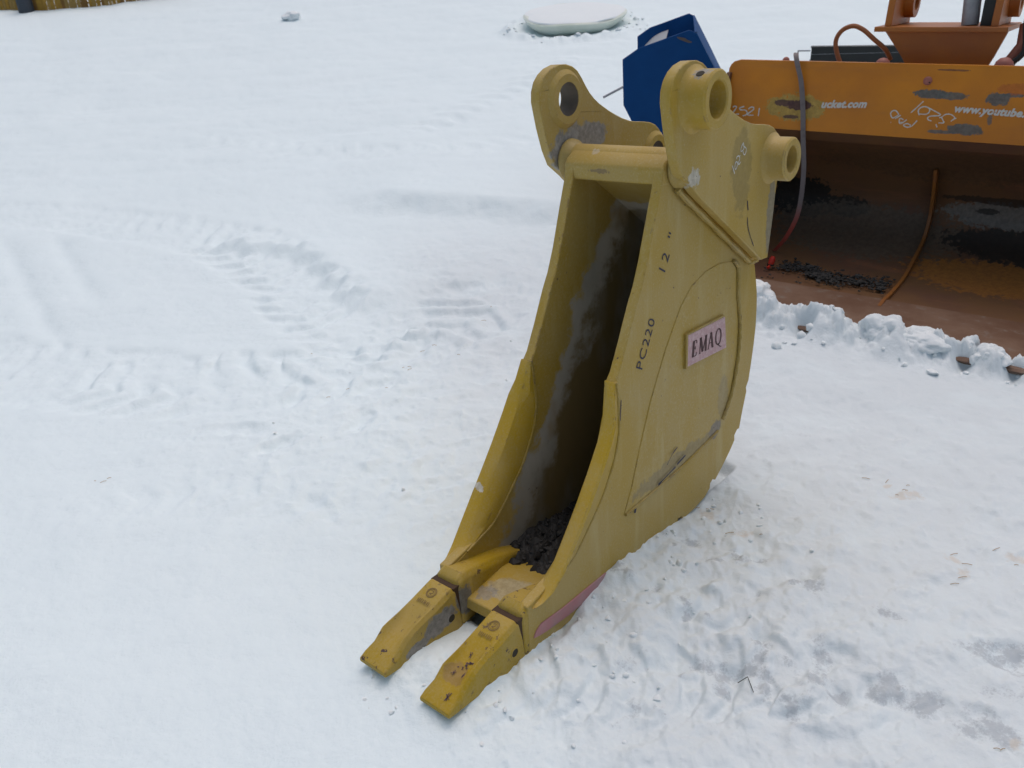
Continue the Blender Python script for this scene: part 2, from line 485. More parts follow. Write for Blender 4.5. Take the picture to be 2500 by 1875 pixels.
DIRT = [[0.565,2.015,0.035], [0.621,2.024,0.04], [0.674,2.001,0.03], [0.424,1.83,0.025], [0.42,1.784,0.02], [0.586,1.653,0.03], [0.566,1.607,0.03], [0.441,1.601,0.04], [0.465,1.587,0.035], [0.525,1.58,0.03], [0.715,1.583,0.05], [0.812,1.476,0.04], [0.844,1.476,0.05], [1.122,1.584,0.05], [1.142,1.551,0.06], [1.181,1.562,0.05], [1.017,1.341,0.06], [0.902,1.431,0.05], [0.954,1.354,0.04], [0.36,1.896,0.025], [0.454,1.525,0.025], [0.549,1.514,0.03], [0.717,1.475,0.025], [0.591,1.433,0.03], [0.585,1.461,0.02], [0.792,1.872,0.04], [0.749,1.877,0.03], [0.476,1.764,0.015], [0.365,1.59,0.015], [0.569,1.545,0.03], [0.673,1.516,0.03], [0.939,1.723,0.03], [0.26,1.969,0.03], [0.288,1.94,0.03], [0.437,2.171,0.03], [0.521,2.141,0.03], [0.455,2.091,0.015], [0.807,1.462,0.03]]
TAN = [[0.687,2.161,0.04], [0.606,2.286,0.05], [1.265,2.305,0.05], [1.305,2.313,0.03], [1.23,2.367,0.02], [1.23,1.955,0.03], [1.233,1.886,0.03], [1.414,1.936,0.04], [1.036,1.305,0.02]]

def terrain(x, y):
    t = np.maximum(y - 4.5, 0)
    far = np.where(y < 22, .085 * t + .0048 * t * t, .085 * 17.5 + .0048 * 17.5 ** 2 + .09 * (y - 22))
    far = np.where(y > 120, .085 * 17.5 + .0048 * 17.5 ** 2 + .09 * 98 + .01 * (y - 120), far)
    z = -.04 + far
    r = np.hypot(x, y)
    nearw = 1 - sst(r, 30, 80)
    z = z + (.020 * fbm(x, y, .55, 3) + .0035 * fbm(x + 40, y, 3.1, 4)) * nearw
    # trampled, crusty snow round the machines
    tr = sst(x + .18 * y, -.25, .45) * (1 - sst(y, 5.2, 6.5))
    tr2 = tr + .75 * (1 - sst(np.hypot((x + .55) / 1.25, (y - 3.3) / 1.1), .45, 1.1))
    tr2 = np.clip(tr2, 0, 1)
    c1 = fbm(x, y + 3, 5.5, 3)
    ridged = 1 - np.abs(fbm(x - 8, y + 5, 4.2, 3)) * 2
    clods = np.maximum(fbm(x + 3, y - 8, 13, 3, .55) - .05, 0)
    z = z + tr2 * (.009 * c1 + .004 * ridged + .010 * clods + .0014 * fbm(x, y, 40, 3, .6)) + .006 * fbm(x + 6, y - 2, 1.7, 3)
    z = z + .022 * sst(y, 6.5, 9) * fbm(x * .8, y * 1.6, .9, 4, .55) * nearw
    # plate-like broken crust in front of the bucket, right
    cr = sst(np.hypot((x - .45) / .85, (y - 1.75) / .75), 1.0, .45)
    pl = fbm(x + 11, y - 4, 3.3, 3)
    z = z + cr * (.017 * sst(pl, -.2, .2) + .009 * fbm(x - 3, y + 9, 7.0, 5, .60) + .006 * np.maximum(fbm(x + 9, y, 16, 3), 0))
    # turning wheel tracks on the left
    for T, hw, dep, per in ((T1, .36, .030, .20), (T2, .42, .028, .185)):
        d, sg, al, L = pline(x, y, T)
        e = sst(d + .05 * fbm(x, y, 4, 2), hw, hw - .10)
        sdv = d * sg
        lug = np.sin(2 * np.pi * (al + .55 * np.abs(sdv + .12) + .035 * fbm(x, y, 3, 2)) / per)
        lug = sst(lug + .9 * fbm(x - 3, y + 6, 3.5, 3), -.9, 1.0)
        br = (.15 + .95 * sst(fbm(x + 5, y, 2.0, 3), -.3, .35)) * (.42 + .68 * sst(x, -3.2, -1.3))
        z = z + e * (-.010 + dep * br * (lug - .5) * .85 + .006 * fbm(x, y, 9, 3)) + .004 * np.exp(-((d - hw) / .09) ** 2)
    # smaller lugged tyre prints on the trampled side, and two old shallow ruts
    for T, hw, per, dep in ((T3, .15, .115, .013), (T4, .09, .10, .012)):
        d, sg, al, L = pline(x, y, T)
        e = sst(d + .05 * fbm(x, y, 6, 2), hw, hw - .06) * sst(al, 0, .1) * (1 - sst(al, L - .15, L))
        ph = 2 * np.pi * (al + .9 * (d / hw) ** 2 * .09 + .02 * fbm(x, y, 5, 2)) / per
        lug = sst(np.sin(ph) + .8 * fbm(x + 4, y, 7, 3), -.6, .5)
        z = z + e * dep * (lug - .6) * (.35 + .9 * sst(fbm(x + 1, y + 2, 3, 2), -.35, .25))
    for T in GROOVES:
        d, sg, al, L = pline(x, y, T)
        z = z - .016 * np.exp(-(d / .07) ** 2) * sst(al, 0, .3) * (1 - sst(al, L - .4, L))
    # faint old lug prints up the slope and along the lower left
    for T, hw, per, am in (([(-.9, 9.0), (.2, 10.6), (1.3, 12.6)], .28, .30, .022), ([(-3.4, 9.6), (-1.8, 8.6), (-.4, 8.2), (1.2, 8.6)], .3, .28, .016), ([(-1.9, 2.55), (-1.2, 2.75), (-.6, 2.5), (-.35, 2.1)], .16, .14, .007)):
        d, sg, al, L = pline(x, y, T)
        e = sst(d + .12 * fbm(x, y, 2.5, 2), hw, hw - .14) * sst(al, 0, .5) * (1 - sst(al, L - .5, L))
        z = z + e * am * (sst(np.sin(2 * np.pi * (al + .5 * d) / per) + .9 * fbm(x, y, 3, 3), -.8, .9) - .7)
    z = z + .0035 * fbm(x + 13, y + 4, 6.5, 4, .55) * nearw
    # cut snow bank and churned crescent
    d, sg, al, L = pline(x, y, BANK)
    s = d * sg
    taper = sst(x, -1.5, -.75) * (1 - sst(x, .3, 1.0))
    sc = s + .012 * np.sin(al * 19 + 2 * fbm(x, y, 2, 2)) + .05 * fbm(x, y, 3, 3)
    z = z + taper * .105 * sst(sc, -.34, .05) * np.exp(-np.maximum(s, 0) / .9) * (1 - .999 * sst(-s, .3, .5))
    d, sg, al, L = pline(x, y, CRES)
    s = d * sg + .035 * np.sin(al * 22) * np.exp(-(d / .2) ** 2)
    w = sst(al, 0.0, .2) * (1 - sst(al, L - .3, L))
    z = z + w * .065 * sst(s, -.16, .02) * np.exp(-np.maximum(s, 0) / .45)
    # boot prints and dents
    for i, (fx, fy) in enumerate(FEET):
        a = .6 + i * .8
        u = (x - fx) * math.cos(a) + (y - fy) * math.sin(a); v = -(x - fx) * math.sin(a) + (y - fy) * math.cos(a)
        q = np.hypot(u / .13, v / .05)
        q = q + .45 * fbm(x * 1.0 + i, y, 9, 3)
        z = z - (.020 if i in (0, 1) else .009) * sst(q, 1.15, .3) + .003 * np.exp(-((q - 1.3) / .35) ** 2)
    # yellow bucket: snow pressed up along its base, hollow underneath
    a = (x - ORG[0]) * UW[0] + (y - ORG[1]) * UW[1]
    v = -(x - ORG[0]) * UW[1] + (y - ORG[1]) * UW[0]          # 0 at near plate, .32 at far plate
    inb = sst(a, -.15, .1) * (1 - sst(a, 1.5, 1.8))
    edge = np.exp(-(np.maximum(-v, 0) / .22) ** 2) * (1 - sst(v, 0., .1))
    z = z + edge * inb * (.040 * sst(a, .46, .66) * (1 - sst(a, .78, 1.05)) - .004) * (1 + .5 * fbm(x, y, 8, 3))
    bet = np.exp(-((a - .12) / .12) ** 2) * np.exp(-((v - .16) / .07) ** 2)
    z = z + .018 * bet * (1 + .6 * fbm(x, y, 14, 3))
    foot = sst(a, .30, .36) * (1 - sst(a, 1.46, 1.52)) * sst(v, .012, .03) * (1 - sst(v, .29, .31))
    z = np.where(foot > 0, np.minimum(z, -.035 - .045 * foot), z)
    tip = np.exp(-((a - .09) / .11) ** 2)
    for vc in (.047, .273):
        z = z + .040 * tip * np.exp(-((v - vc) / .09) ** 2) * (1 + .35 * fbm(x, y, 12, 3))
    # orange bucket: ground follows its floor, snow ridge over the cutting edge
    zp = P0[2] - (E3[0] * (x - P0[0]) + E3[1] * (y - P0[1])) / E3[2]
    s = (x - P0[0]) * E1[0] + (y - P0[1]) * E1[1] + (zp - P0[2]) * E1[2]
    b = (x - P0[0]) * E2[0] + (y - P0[1]) * E2[1]
    w = sst(b, -.75, -.12) * (1 - sst(b, 1.7, 2.2)) * sst(s, -2.0, -1.5) * (1 - sst(s, 1.3, 1.8))
    lump = .62 + .8 * fbm(x + 2, y, 4.5, 3) + .55 * np.abs(fbm(x, y + 7, 10, 4, .6)) + .12 * fbm(x, y, 38, 2)
    gap = sum(np.exp(-((s - c) / q) ** 2) for c, q in ((-.45, .05), (.25, .055), (.44, .04), (-.80, .03))) * sst(b, .055, .015) * sst(b, -.16, -.05)
    ridge = np.exp(-((b - .03) / np.where(b < .03, .12, .11)) ** 2) * np.clip(lump, -.2, 1.4) * .108 * (1 - np.clip(gap, 0, 1)) - .022 * np.clip(gap, 0, 1)
    z = z * (1 - w) + w * (zp - .022 + .35 * (z + .04 - np.minimum(far, .3)) + ridge)
    ins = sst(b, .11, .16) * (1 - sst(b, 1.56, 1.7)) * sst(s, -1.44, -1.38) * (1 - sst(s, 1.10, 1.16))
    z = np.where(ins > 0, np.minimum(z, zp - .02 - .13 * ins), z)
    # dish where the round ice slab lies
    z = z - .03 * np.exp(-(np.hypot(x - 1.46, y - 14.45) / .8) ** 4)
    dd = np.hypot(x - 1.42, y - 14.4)
    z = z + .05 * np.exp(-((dd - 1.02) / .16) ** 2) * (1 + 1.2 * fbm(x, y, 4, 3))
    for dx, dy, ra in DIRT[:24]:
        q = np.hypot(x - dx, y - dy) / (ra * 1.3)
        z = z - .007 * sst(q + .5 * fbm(x, y, 12, 2), 1.1, .5)
    return z

def ground():
    rr = [.02, .15, .3, .45]; r = .6
    while r < 420:
        rr.append(r); r *= 1.0036 if r < 6.5 else (1.006 if r < 20 else 1.06)
    rr = np.array(rr)
    az = np.concatenate([np.radians(np.linspace(-48, 48, 860)), np.radians(np.arange(51, 310, 3.0))])
    A_, R_ = np.meshgrid(az, rr)
    x = (np.sin(A_) * R_).ravel(); y = (np.cos(A_) * R_).ravel()
    z = terrain(x, y)
    n, k = len(rr), len(az)
    i = np.arange(n - 1)[:, None]; j = np.arange(k)[None, :]; jn = (j + 1) % k
    q = np.stack([(i * k + j) + 0 * jn, i * k + jn, (i + 1) * k + jn, (i + 1) * k + j], -1).reshape(-1, 4)[:, ::-1]
    me = bpy.data.meshes.new('snow_ground')
    me.vertices.add(len(x)); me.vertices.foreach_set('co', np.stack([x, y, z], -1).ravel().astype(np.float32))
    me.loops.add(q.size); me.loops.foreach_set('vertex_index', q.ravel().astype(np.int32))
    me.polygons.add(len(q)); me.polygons.foreach_set('loop_start', (np.arange(len(q)) * 4).astype(np.int32))
    me.update(calc_edges=True); me.validate()
    me.polygons.foreach_set('use_smooth', np.ones(len(q), dtype=bool))
    for nm, L in (('dirt', DIRT), ('tan', TAN)):
        v = np.zeros(len(x))
        for i_, (dx, dy, ra) in enumerate(L):
            an = i_ * 1.7
            u = (x - dx) * math.cos(an) + (y - dy) * math.sin(an); w = -(x - dx) * math.sin(an) + (y - dy) * math.cos(an)
            v = np.maximum(v, .95 * np.exp(-(np.hypot(u / (ra * 1.5), w / (ra * .85))) ** 2))
        if nm == 'dirt':
            tr = sst(x + .18 * y, -.1, .5) * (1 - sst(y, 2.6, 3.2)) * sst(x, -.1, .3)
            v = np.maximum(v, tr * .42 * sst(fbm(x + 21, y, 2.3, 3), .1, .6))
        at_ = me.attributes.new(nm, 'FLOAT', 'POINT'); at_.data.foreach_set('value', v.astype(np.float32))
    v = sst(x + .18 * y, -.1, .7) * (1 - sst(y, 4.5, 7.0))
    at_ = me.attributes.new('right_mask', 'FLOAT', 'POINT'); at_.data.foreach_set('value', v.astype(np.float32))
    me.materials.append(SNOW)
    o = bpy.data.objects.new('snow_ground', me); C.objects.link(o)
    o['kind'] = 'structure'; o['label'] = 'snow covered yard ground with wheel tracks rising to a gentle bank'
    return o
ground()
def gz(x, y): return float(terrain(np.array([float(x)]), np.array([float(y)]))[0])

# ================================================================== yellow digging bucket
ub = Vector((UW[0], UW[1], 0)); vb = Vector((-UW[1], UW[0], 0))
mb = Matrix(((ub.x, vb.x, 0, ORG[0]), (ub.y, vb.y, 0, ORG[1]), (0, 0, 1, ORG[2]), (0, 0, 0, 1)))
bucket = empty('digging_bucket', 'tall narrow yellow excavator digging bucket with two teeth standing on the snow', 'bucket', None, mb)
def at_y(y): return lambda a, z: (a, y, z)

front = [(.958, 1.107), (.948, 1.06), (.917, .98), (.880, .88), (.850, .815), (.822, .77), (.775, .68), (.735, .61), (.712, .585),
         (.715, .54), (.716, .44), (.692, .374), (.64, .295), (.60, .25), (.50, .165), (.433, .145), (.36, .13), (.306, .12)]
low = [(.299, -.037), (.55, -.037), (.775, -.037), (.78, -.022), (.795, -.022), (.803, -.037), (1.05, -.037), (1.054, -.020), (1.072, -.020), (1.08, -.037),
       (1.16, -.037), (1.226, -.028), (1.262, -.010), (1.264, .008), (1.283, .016), (1.298, .004), (1.345, .032), (1.40, .07), (1.432, .098), (1.430, .118), (1.448, .132), (1.464, .13),
       (1.484, .193), (1.508, .255), (1.503, .272), (1.520, .292), (1.535, .355), (1.547, .415), (1.556, .48), (1.557, .545), (1.552, .60), (1.543, .636), (1.525, .70),
       (1.48, .755), (1.35, .845), (1.05, 1.06), (.99, 1.102)]
prof = front + low
near = B().slab(prof, at_y(0), at_y(.03)).make('side_plate', YPLATE, bucket, bevel=.003)
far = B().slab([(a, z) for a, z in prof], at_y(.29), at_y(.32)).make('side_plate', YPLATE, bucket, bevel=.003)

# curved back and floor
back = [(.965, 1.098), (1.0, 1.078), (1.05, 1.045), (1.25, .905), (1.45, .765), (1.50, .715), (1.522, .64), (1.535, .545), (1.527, .415), (1.502, .305), (1.462, .20), (1.41, .115), (1.34, .045), (1.25, .002), (1.10, -.012), (.80, -.008), (.62, .010), (.52, .024), (.45, .032)]
bk_ = spline([(a, 0, z) for a, z in back], 4)
rows_i = [(p[0], p[2]) for p in bk_]
def offset(path, d):
    out = []
    for i, p in enumerate(path):
        q0 = path[max(i - 1, 0)]; q1 = path[min(i + 1, len(path) - 1)]
        dx, dz = q1[0] - q0[0], q1[1] - q0[1]; l = math.hypot(dx, dz)
        out.append((p[0] - dz / l * d, p[1] + dx / l * d))
    return out
rows_o = offset(rows_i, .018)
w = B()
loop = [(p[0], p[1]) for p in rows_i] + [(p[0], p[1]) for p in rows_o[::-1]]
n_ = len(loop)
w.grid([[(a, y, z) for a, z in loop] for y in (.0305, .10, .18, .2895)], True)
w.f.append(tuple(range(n_))); w.f.append(tuple(range(4 * n_ - 1, 3 * n_ - 1, -1)))
w.make('curved_back', YPLATE, bucket, smooth=True)
# lip plate between the adapters, top bar
B().slab([(.305, .012), (.312, .042), (.47, .048), (.60, .016), (.60, -.006), (.47, .014)], at_y(.0305), at_y(.2895)).make('lip_plate', YLIP, bucket, bevel=.004)
B().slab([(.957, 1.062), (.955, 1.104), (.968, 1.120), (1.0, 1.136), (1.03, 1.1475), (1.03, 1.085), (.99, 1.06)], at_y(-.0015), at_y(.3215)).make('top_bar', YTUBE, bucket, bevel=.006)
# cross tube with weld collars
t = B().lathe([(.046, -.018), (.046, .358)], (1.03, 0, 1.102), (0, 1, 0), 40, closed=False)
tube = t.make('cross_tube', YTUBE, bucket, smooth=True)
for y in (-.015, .345):
    pr = [(.044, -.022), (.058, -.004), (.060, .008), (.050, .020), (.044, .024)]
    B().lathe(pr, (1.03, y, 1.102), (0, 1, 0), 36).make('weld_collar', SEAM, tube, smooth=True)

# ears
ear = [(.962, 1.095), (.940, 1.14), (.920, 1.205), (.905, 1.275), (.908, 1.302), (.920, 1.326), (.940, 1.344), (.966, 1.357), (1.0, 1.364), (1.038, 1.362), (1.066, 1.354), (1.088, 1.341), (1.108, 1.319),
       (1.125, 1.297), (1.143, 1.276), (1.165, 1.257), (1.19, 1.240), (1.24, 1.213), (1.28, 1.195), (1.314, 1.181), (1.355, 1.168), (1.393, 1.16), (1.44, 1.154), (1.475, 1.147), (1.503, 1.137), (1.526, 1.120), (1.545, 1.10), (1.557, 1.076), (1.562, 1.05), (1.561, 1.03),
       (1.550, .985), (1.541, .94), (1.531, .864), (1.507, .736), (1.462, .740), (1.05, 1.025), (1.014, 1.056)]
UB, LB = (1.025, 1.270), (1.498, 1.047)
for (y0, y1) in ((-.05, -.02), (.36, .39)):
    e = B().slab(ear, at_y(y0), at_y(y1), [circle(*UB, .046, 40), circle(*LB, .039, 40)]).make('ear_plate', YEAR, bucket, bevel=.005)
    sgn = -1 if y0 < 0 else 1
    base = y0 if sgn < 0 else y1
    for (c, ro, ri, ln) in ((UB, .073, .046, .068), (LB, .064, .039, .066)):
        if sgn < 0:
            pr = [(ri, -.005), (ri, ln - .004), (ri + .004, ln), (ro - .005, ln), (ro, ln - .005), (ro, .016), (ro + .004, .008), (ro + .014, -.002), (ro + .014, -.005)]
            bo = B().lathe(pr, (c[0], base, c[1]), (0, sgn, 0), 48).make('pin_boss', YBOSS, e, smooth=True)
            B().lathe([(ri, .0), (ri, .012)], (c[0], base - .002, c[1]), (0, 1, 0), 40, closed=False).make('bore', DARKHOLE, e, smooth=True)
        else:
            # short collar on the inner face, long boss outside
            pr = [(ri, -.012), (ro - .006, -.012), (ro - .002, -.009), (ro + .010, .003), (ro + .010, .004), (ri, .004)]
            B().lathe(pr, (c[0], y0, c[1]), (0, 1, 0), 48).make('pin_collar', YBOSS, e, smooth=True)
            B().lathe([(ri, -.004), (ri, .022), (.055, .022), (.058, .0), (.058, -.004)], (c[0], y1, c[1]), (0, 1, 0), 40).make('pin_boss', YBOSS, e, smooth=True)
            B().lathe([(ri - .0005, -.011), (ri - .0005, .050)], (c[0], y0, c[1]), (0, 1, 0), 48, closed=False).make('bore', BORE, e, smooth=True)
    if sgn < 0:
        # grease hole on top of the upper boss, weld fillet along the lower edge
        th = math.radians(118)
        p = Vector((UB[0] + .0725 * math.cos(th), -.084, UB[1] + .0725 * math.sin(th)))
        B().lathe([(.0, .0015), (.010, .0015), (.011, 0)], p, (math.cos(th), 0, math.sin(th)), 20, closed=False).make('grease_hole', DARKHOLE, e)
        ln = [(1.012, 1.052), (1.05, 1.022), (1.25, .883), (1.44, .752), (1.468, .735), (1.51, .731)]
        f = B(); pts = [(p_[0] - .003, -.012, p_[2] - .006) for p_ in spline([(a, 0, z) for a, z in ln], 10)]
        f.tube(pts, [.009 + .0012 * math.sin(i * 1.3) for i in range(len(pts))], 8)
        f.make('weld_fillet', SEAM, e, smooth=True)
        # small edge plate behind
        ch = B()
        for s_ in [[[1.3033,1.1222], [1.2908,1.1098], [1.2917,1.0995], [1.3071,1.1042], [1.3063,1.1136], [1.3033,1.1222]], [[1.3088,1.1111], [1.3234,1.1017], [1.3177,1.0882], [1.3084,1.0896], [1.3031,1.0987]], [[1.2889,1.0901], [1.2899,1.0887]], [[1.2661,1.0832], [1.2678,1.089], [1.2813,1.0889], [1.2843,1.0802], [1.2762,1.0692], [1.2832,1.0659], [1.2896,1.0711]], [[1.2582,1.0702], [1.2622,1.0756], [1.2704,1.0732], [1.27,1.062], [1.2629,1.055], [1.2567,1.0602], [1.2582,1.0702]], [[1.2414,1.0689], [1.2567,1.0437]]]: ribbon(ch, s_, .0032, at_y(-.0512), .25)
        ch.make('chalk_marking', CHALK, e)

# flared side cutters
st = [((.712, .588), (.716, .592), 0.), ((.690, .53), (.722, .55), .4), ((.672, .49), (.724, .50), .9), ((.640, .44), (.724, .44), 1.), ((.585, .367), (.702, .372), 1.), ((.53, .30), (.652, .295), 1.),
      ((.486, .248), (.61, .25), 1.), ((.417, .168), (.51, .165), .95), ((.375, .128), (.443, .142), .75), ((.345, .112), (.385, .126), .45), ((.322, .108), (.338, .114), .2)]
for side in (0, 1):
    rows = []
    for (f_, b_, k) in st:
        mx, mz = f_[0] * .45 + b_[0] * .55, f_[1] * .45 + b_[1] * .55
        tx, tz = f_[0] * .9 + b_[0] * .1, f_[1] * .9 + b_[1] * .1
        sec = [(b_[0], -.002, b_[1]), (mx, -.010 * k - .004, mz), (tx, -.030 * k - .002, tz), (f_[0], -.029 * k + .001, f_[1]), (f_[0], -.017 * k + .016, f_[1]), (tx, -.008 * k + .022, tz), (mx, .032, mz), (b_[0], .031, b_[1])]
        if side: sec = [(a, .32 - y, z) for a, y, z in sec]
        rows.append(sec)
    c_ = B().grid(rows, True)
    c_.f.append(tuple(range(8))); c_.f.append(tuple(range(len(c_.v) - 1, len(c_.v) - 9, -1)))
    cut = c_.make('side_cutter', YCUT, bucket, bevel=.003)
    # weld bead along its back edge
    for yy in ((-.001,) if side == 0 else (.2895,)):
        pts = [(b_[0] + .002, yy, b_[1]) for (f_, b_, k) in st[:-1]]
        pts = spline(pts, 5)
        B().tube(pts, [.0045 + .001 * math.sin(i * 2.1) for i in range(len(pts))], 7).make('weld_bead', SEAM, cut, smooth=True)

# wear pad on the near side with weld bead at back and bottom
pad = [(.745, .165), (.785, .234), (.831, .345), (.89, .47), (.97, .60), (1.05, .70), (1.111, .745), (1.19, .768), (1.281, .771), (1.355, .757), (1.392, .725), (1.400, .635), (1.420, .528), (1.416, .416), (1.378, .297), (1.322, .228), (1.29, .197), (1.17, .182), (1.059, .172), (.858, .166)]
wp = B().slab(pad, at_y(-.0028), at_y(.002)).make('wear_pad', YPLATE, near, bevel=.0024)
bead = spline([(1.362, -.006, .758), (1.395, -.006, .725), (1.403, -.006, .635), (1.423, -.006, .528), (1.419, -.006, .416), (1.381, -.006, .297), (1.324, -.006, .226)], 10)
B().tube(bead, [.0065 + .0015 * math.sin(i * 1.9) for i in range(len(bead))], 8).make('weld_bead', SEAM, near, smooth=True)
bead = spline([(1.30, -.003, .193), (1.17, -.003, .178), (1.059, -.003, .168), (.858, -.003, .162), (.75, -.003, .161)], 10)
B().tube(bead, [.0045 + .001 * math.sin(i * 1.9) for i in range(len(bead))], 8).make('weld_bead', SEAM, near, smooth=True)

# raised name plate
pl4 = [(1.078, .506), (1.322, .484), (1.307, .593), (1.080, .606)]
npq = B().slab(pl4, at_y(-.012), at_y(-.003)).make('name_plate', PINK, near, bevel=.002)
fr = [(1.070, .502), (1.0795, .502), (1.0795, .6065), (1.303, .594), (1.302, .600), (1.070, .612)]
B().slab(fr, at_y(-.0115), at_y(-.003)).make('plate_rim', SEAM, near)
def bil(u, v, y=-.0128):
    a0 = pl4[0][0] + (pl4[1][0] - pl4[0][0]) * u; a1 = pl4[3][0] + (pl4[2][0] - pl4[3][0]) * u
    z0 = pl4[0][1] + (pl4[1][1] - pl4[0][1]) * u; z1 = pl4[3][1] + (pl4[2][1] - pl4[3][1]) * u
    return (a0 + (a1 - a0) * v, y, z0 + (z1 - z0) * v)
serif = {
 'E': [[(.12, 0), (.12, 1)], [(0, .02), (.62, .02)], [(0, .98), (.60, .98)], [(.12, .52), (.42, .52)], [(.60, .02), (.64, .22)], [(.58, .98), (.60, .78)], [(.42, .42), (.42, .62)]],
 'M': [[(.08, 0), (.10, 1)], [(.10, 1), (.45, .05)], [(.45, .05), (.82, 1)], [(.82, 1), (.84, 0)], [(-.02, .02), (.2, .02)], [(.72, .02), (.97, .02)], [(-.02, .98), (.12, .98)], [(.80, .98), (.97, .98)]],
 'A': [[(.08, 0), (.42, 1)], [(.42, 1), (.74, 0)], [(.22, .36), (.60, .36)], [(-.02, .02), (.2, .02)], [(.60, .02), (.86, .02)]],
 'Q': [[(.45, 1), (.16, .86), (.05, .5), (.16, .14), (.45, 0), (.72, .14), (.84, .5), (.72, .86), (.45, 1)], [(.42, .1), (.62, -.12), (.95, -.22)]]}
thick = {'E': [0], 'M': [1, 3], 'A': [1], 'Q': []}
lt = B(); x0 = .10
for chh, wd in (('E', .175), ('M', .225), ('A', .205), ('Q', .205)):
    for i, s_ in enumerate(serif[chh]):
        wdt = .030 if i in thick[chh] else (.020 if chh == 'Q' and i == 0 else .013)
        bold = 1.75
        line = [(x0 + (x * .88 + .12 * y) * wd, .24 + y * .50) for x, y in s_]
        ribbon(lt, line, wdt * bold, lambda u, v: bil(u, v))
    x0 += wd * .98
lt.make('lettering', REDINK, npq)

# stencilled size marks
def stencil(a0, z0, d, y=-.0012):
    d = Vector(d).normalized(); u = Vector((-d.y, d.x))
    return lambda x, yy: (a0 + d.x * x + u.x * yy, y, z0 + d.y * x + u.y * yy)
lettering('lettering', 'PC220', stencil(.847, .580, (.484, .875)), .142, INK, near, space=1.12)
lettering('lettering', '12', stencil(.966, .826, (.50, .866)), .050, INK, near, space=1.35)
q_ = B(); fm = stencil(.966, .826, (.50, .866))
ribbon(q_, [(.092, .024), (.092, .036)], .005, fm); ribbon(q_, [(.102, .024), (.102, .036)], .005, fm)
q_.make('lettering', INK, near)
# pink painted strip at the heel of the cutting lip
strip = [(.652, -.012), (.646, .022), (.55, .026), (.441, .030), (.352, .040), (.330, .030), (.318, .014), (.345, .006), (.378, .000), (.46, -.010), (.566, -.016)]
B().slab(strip, at_y(-.0035), at_y(.001)).make('painted_strip', PINK2, near, bevel=.002)
# scratches and chips
for line, wd in (([(.97, .222), (1.0, .245), (1.03, .256)], .004), ([(.92, .177), (.97, .185), (1.02, .192)], .006), ([(1.03, .196), (1.08, .205)], .006), ([(.80, .14), (.81, .165)], .009),
                 ([(1.35, .90), (1.36, .86), (1.40, .80)], .003), ([(1.345, .95), (1.352, .92)], .004), ([(.742, .53), (.735, .47)], .004)):
    off = -.0015 if line[0][1] < .62 and not (.8 < line[0][0] < 1.4 and .17 < line[0][1] < .76) else -.0078
    if line[0][1] > .78: off = -.0512
    sc = B(); ribbon(sc, [(a, z) for a, z in line], wd, at_y(off), .5)
    sc.make('scratch_mark', INK, near)

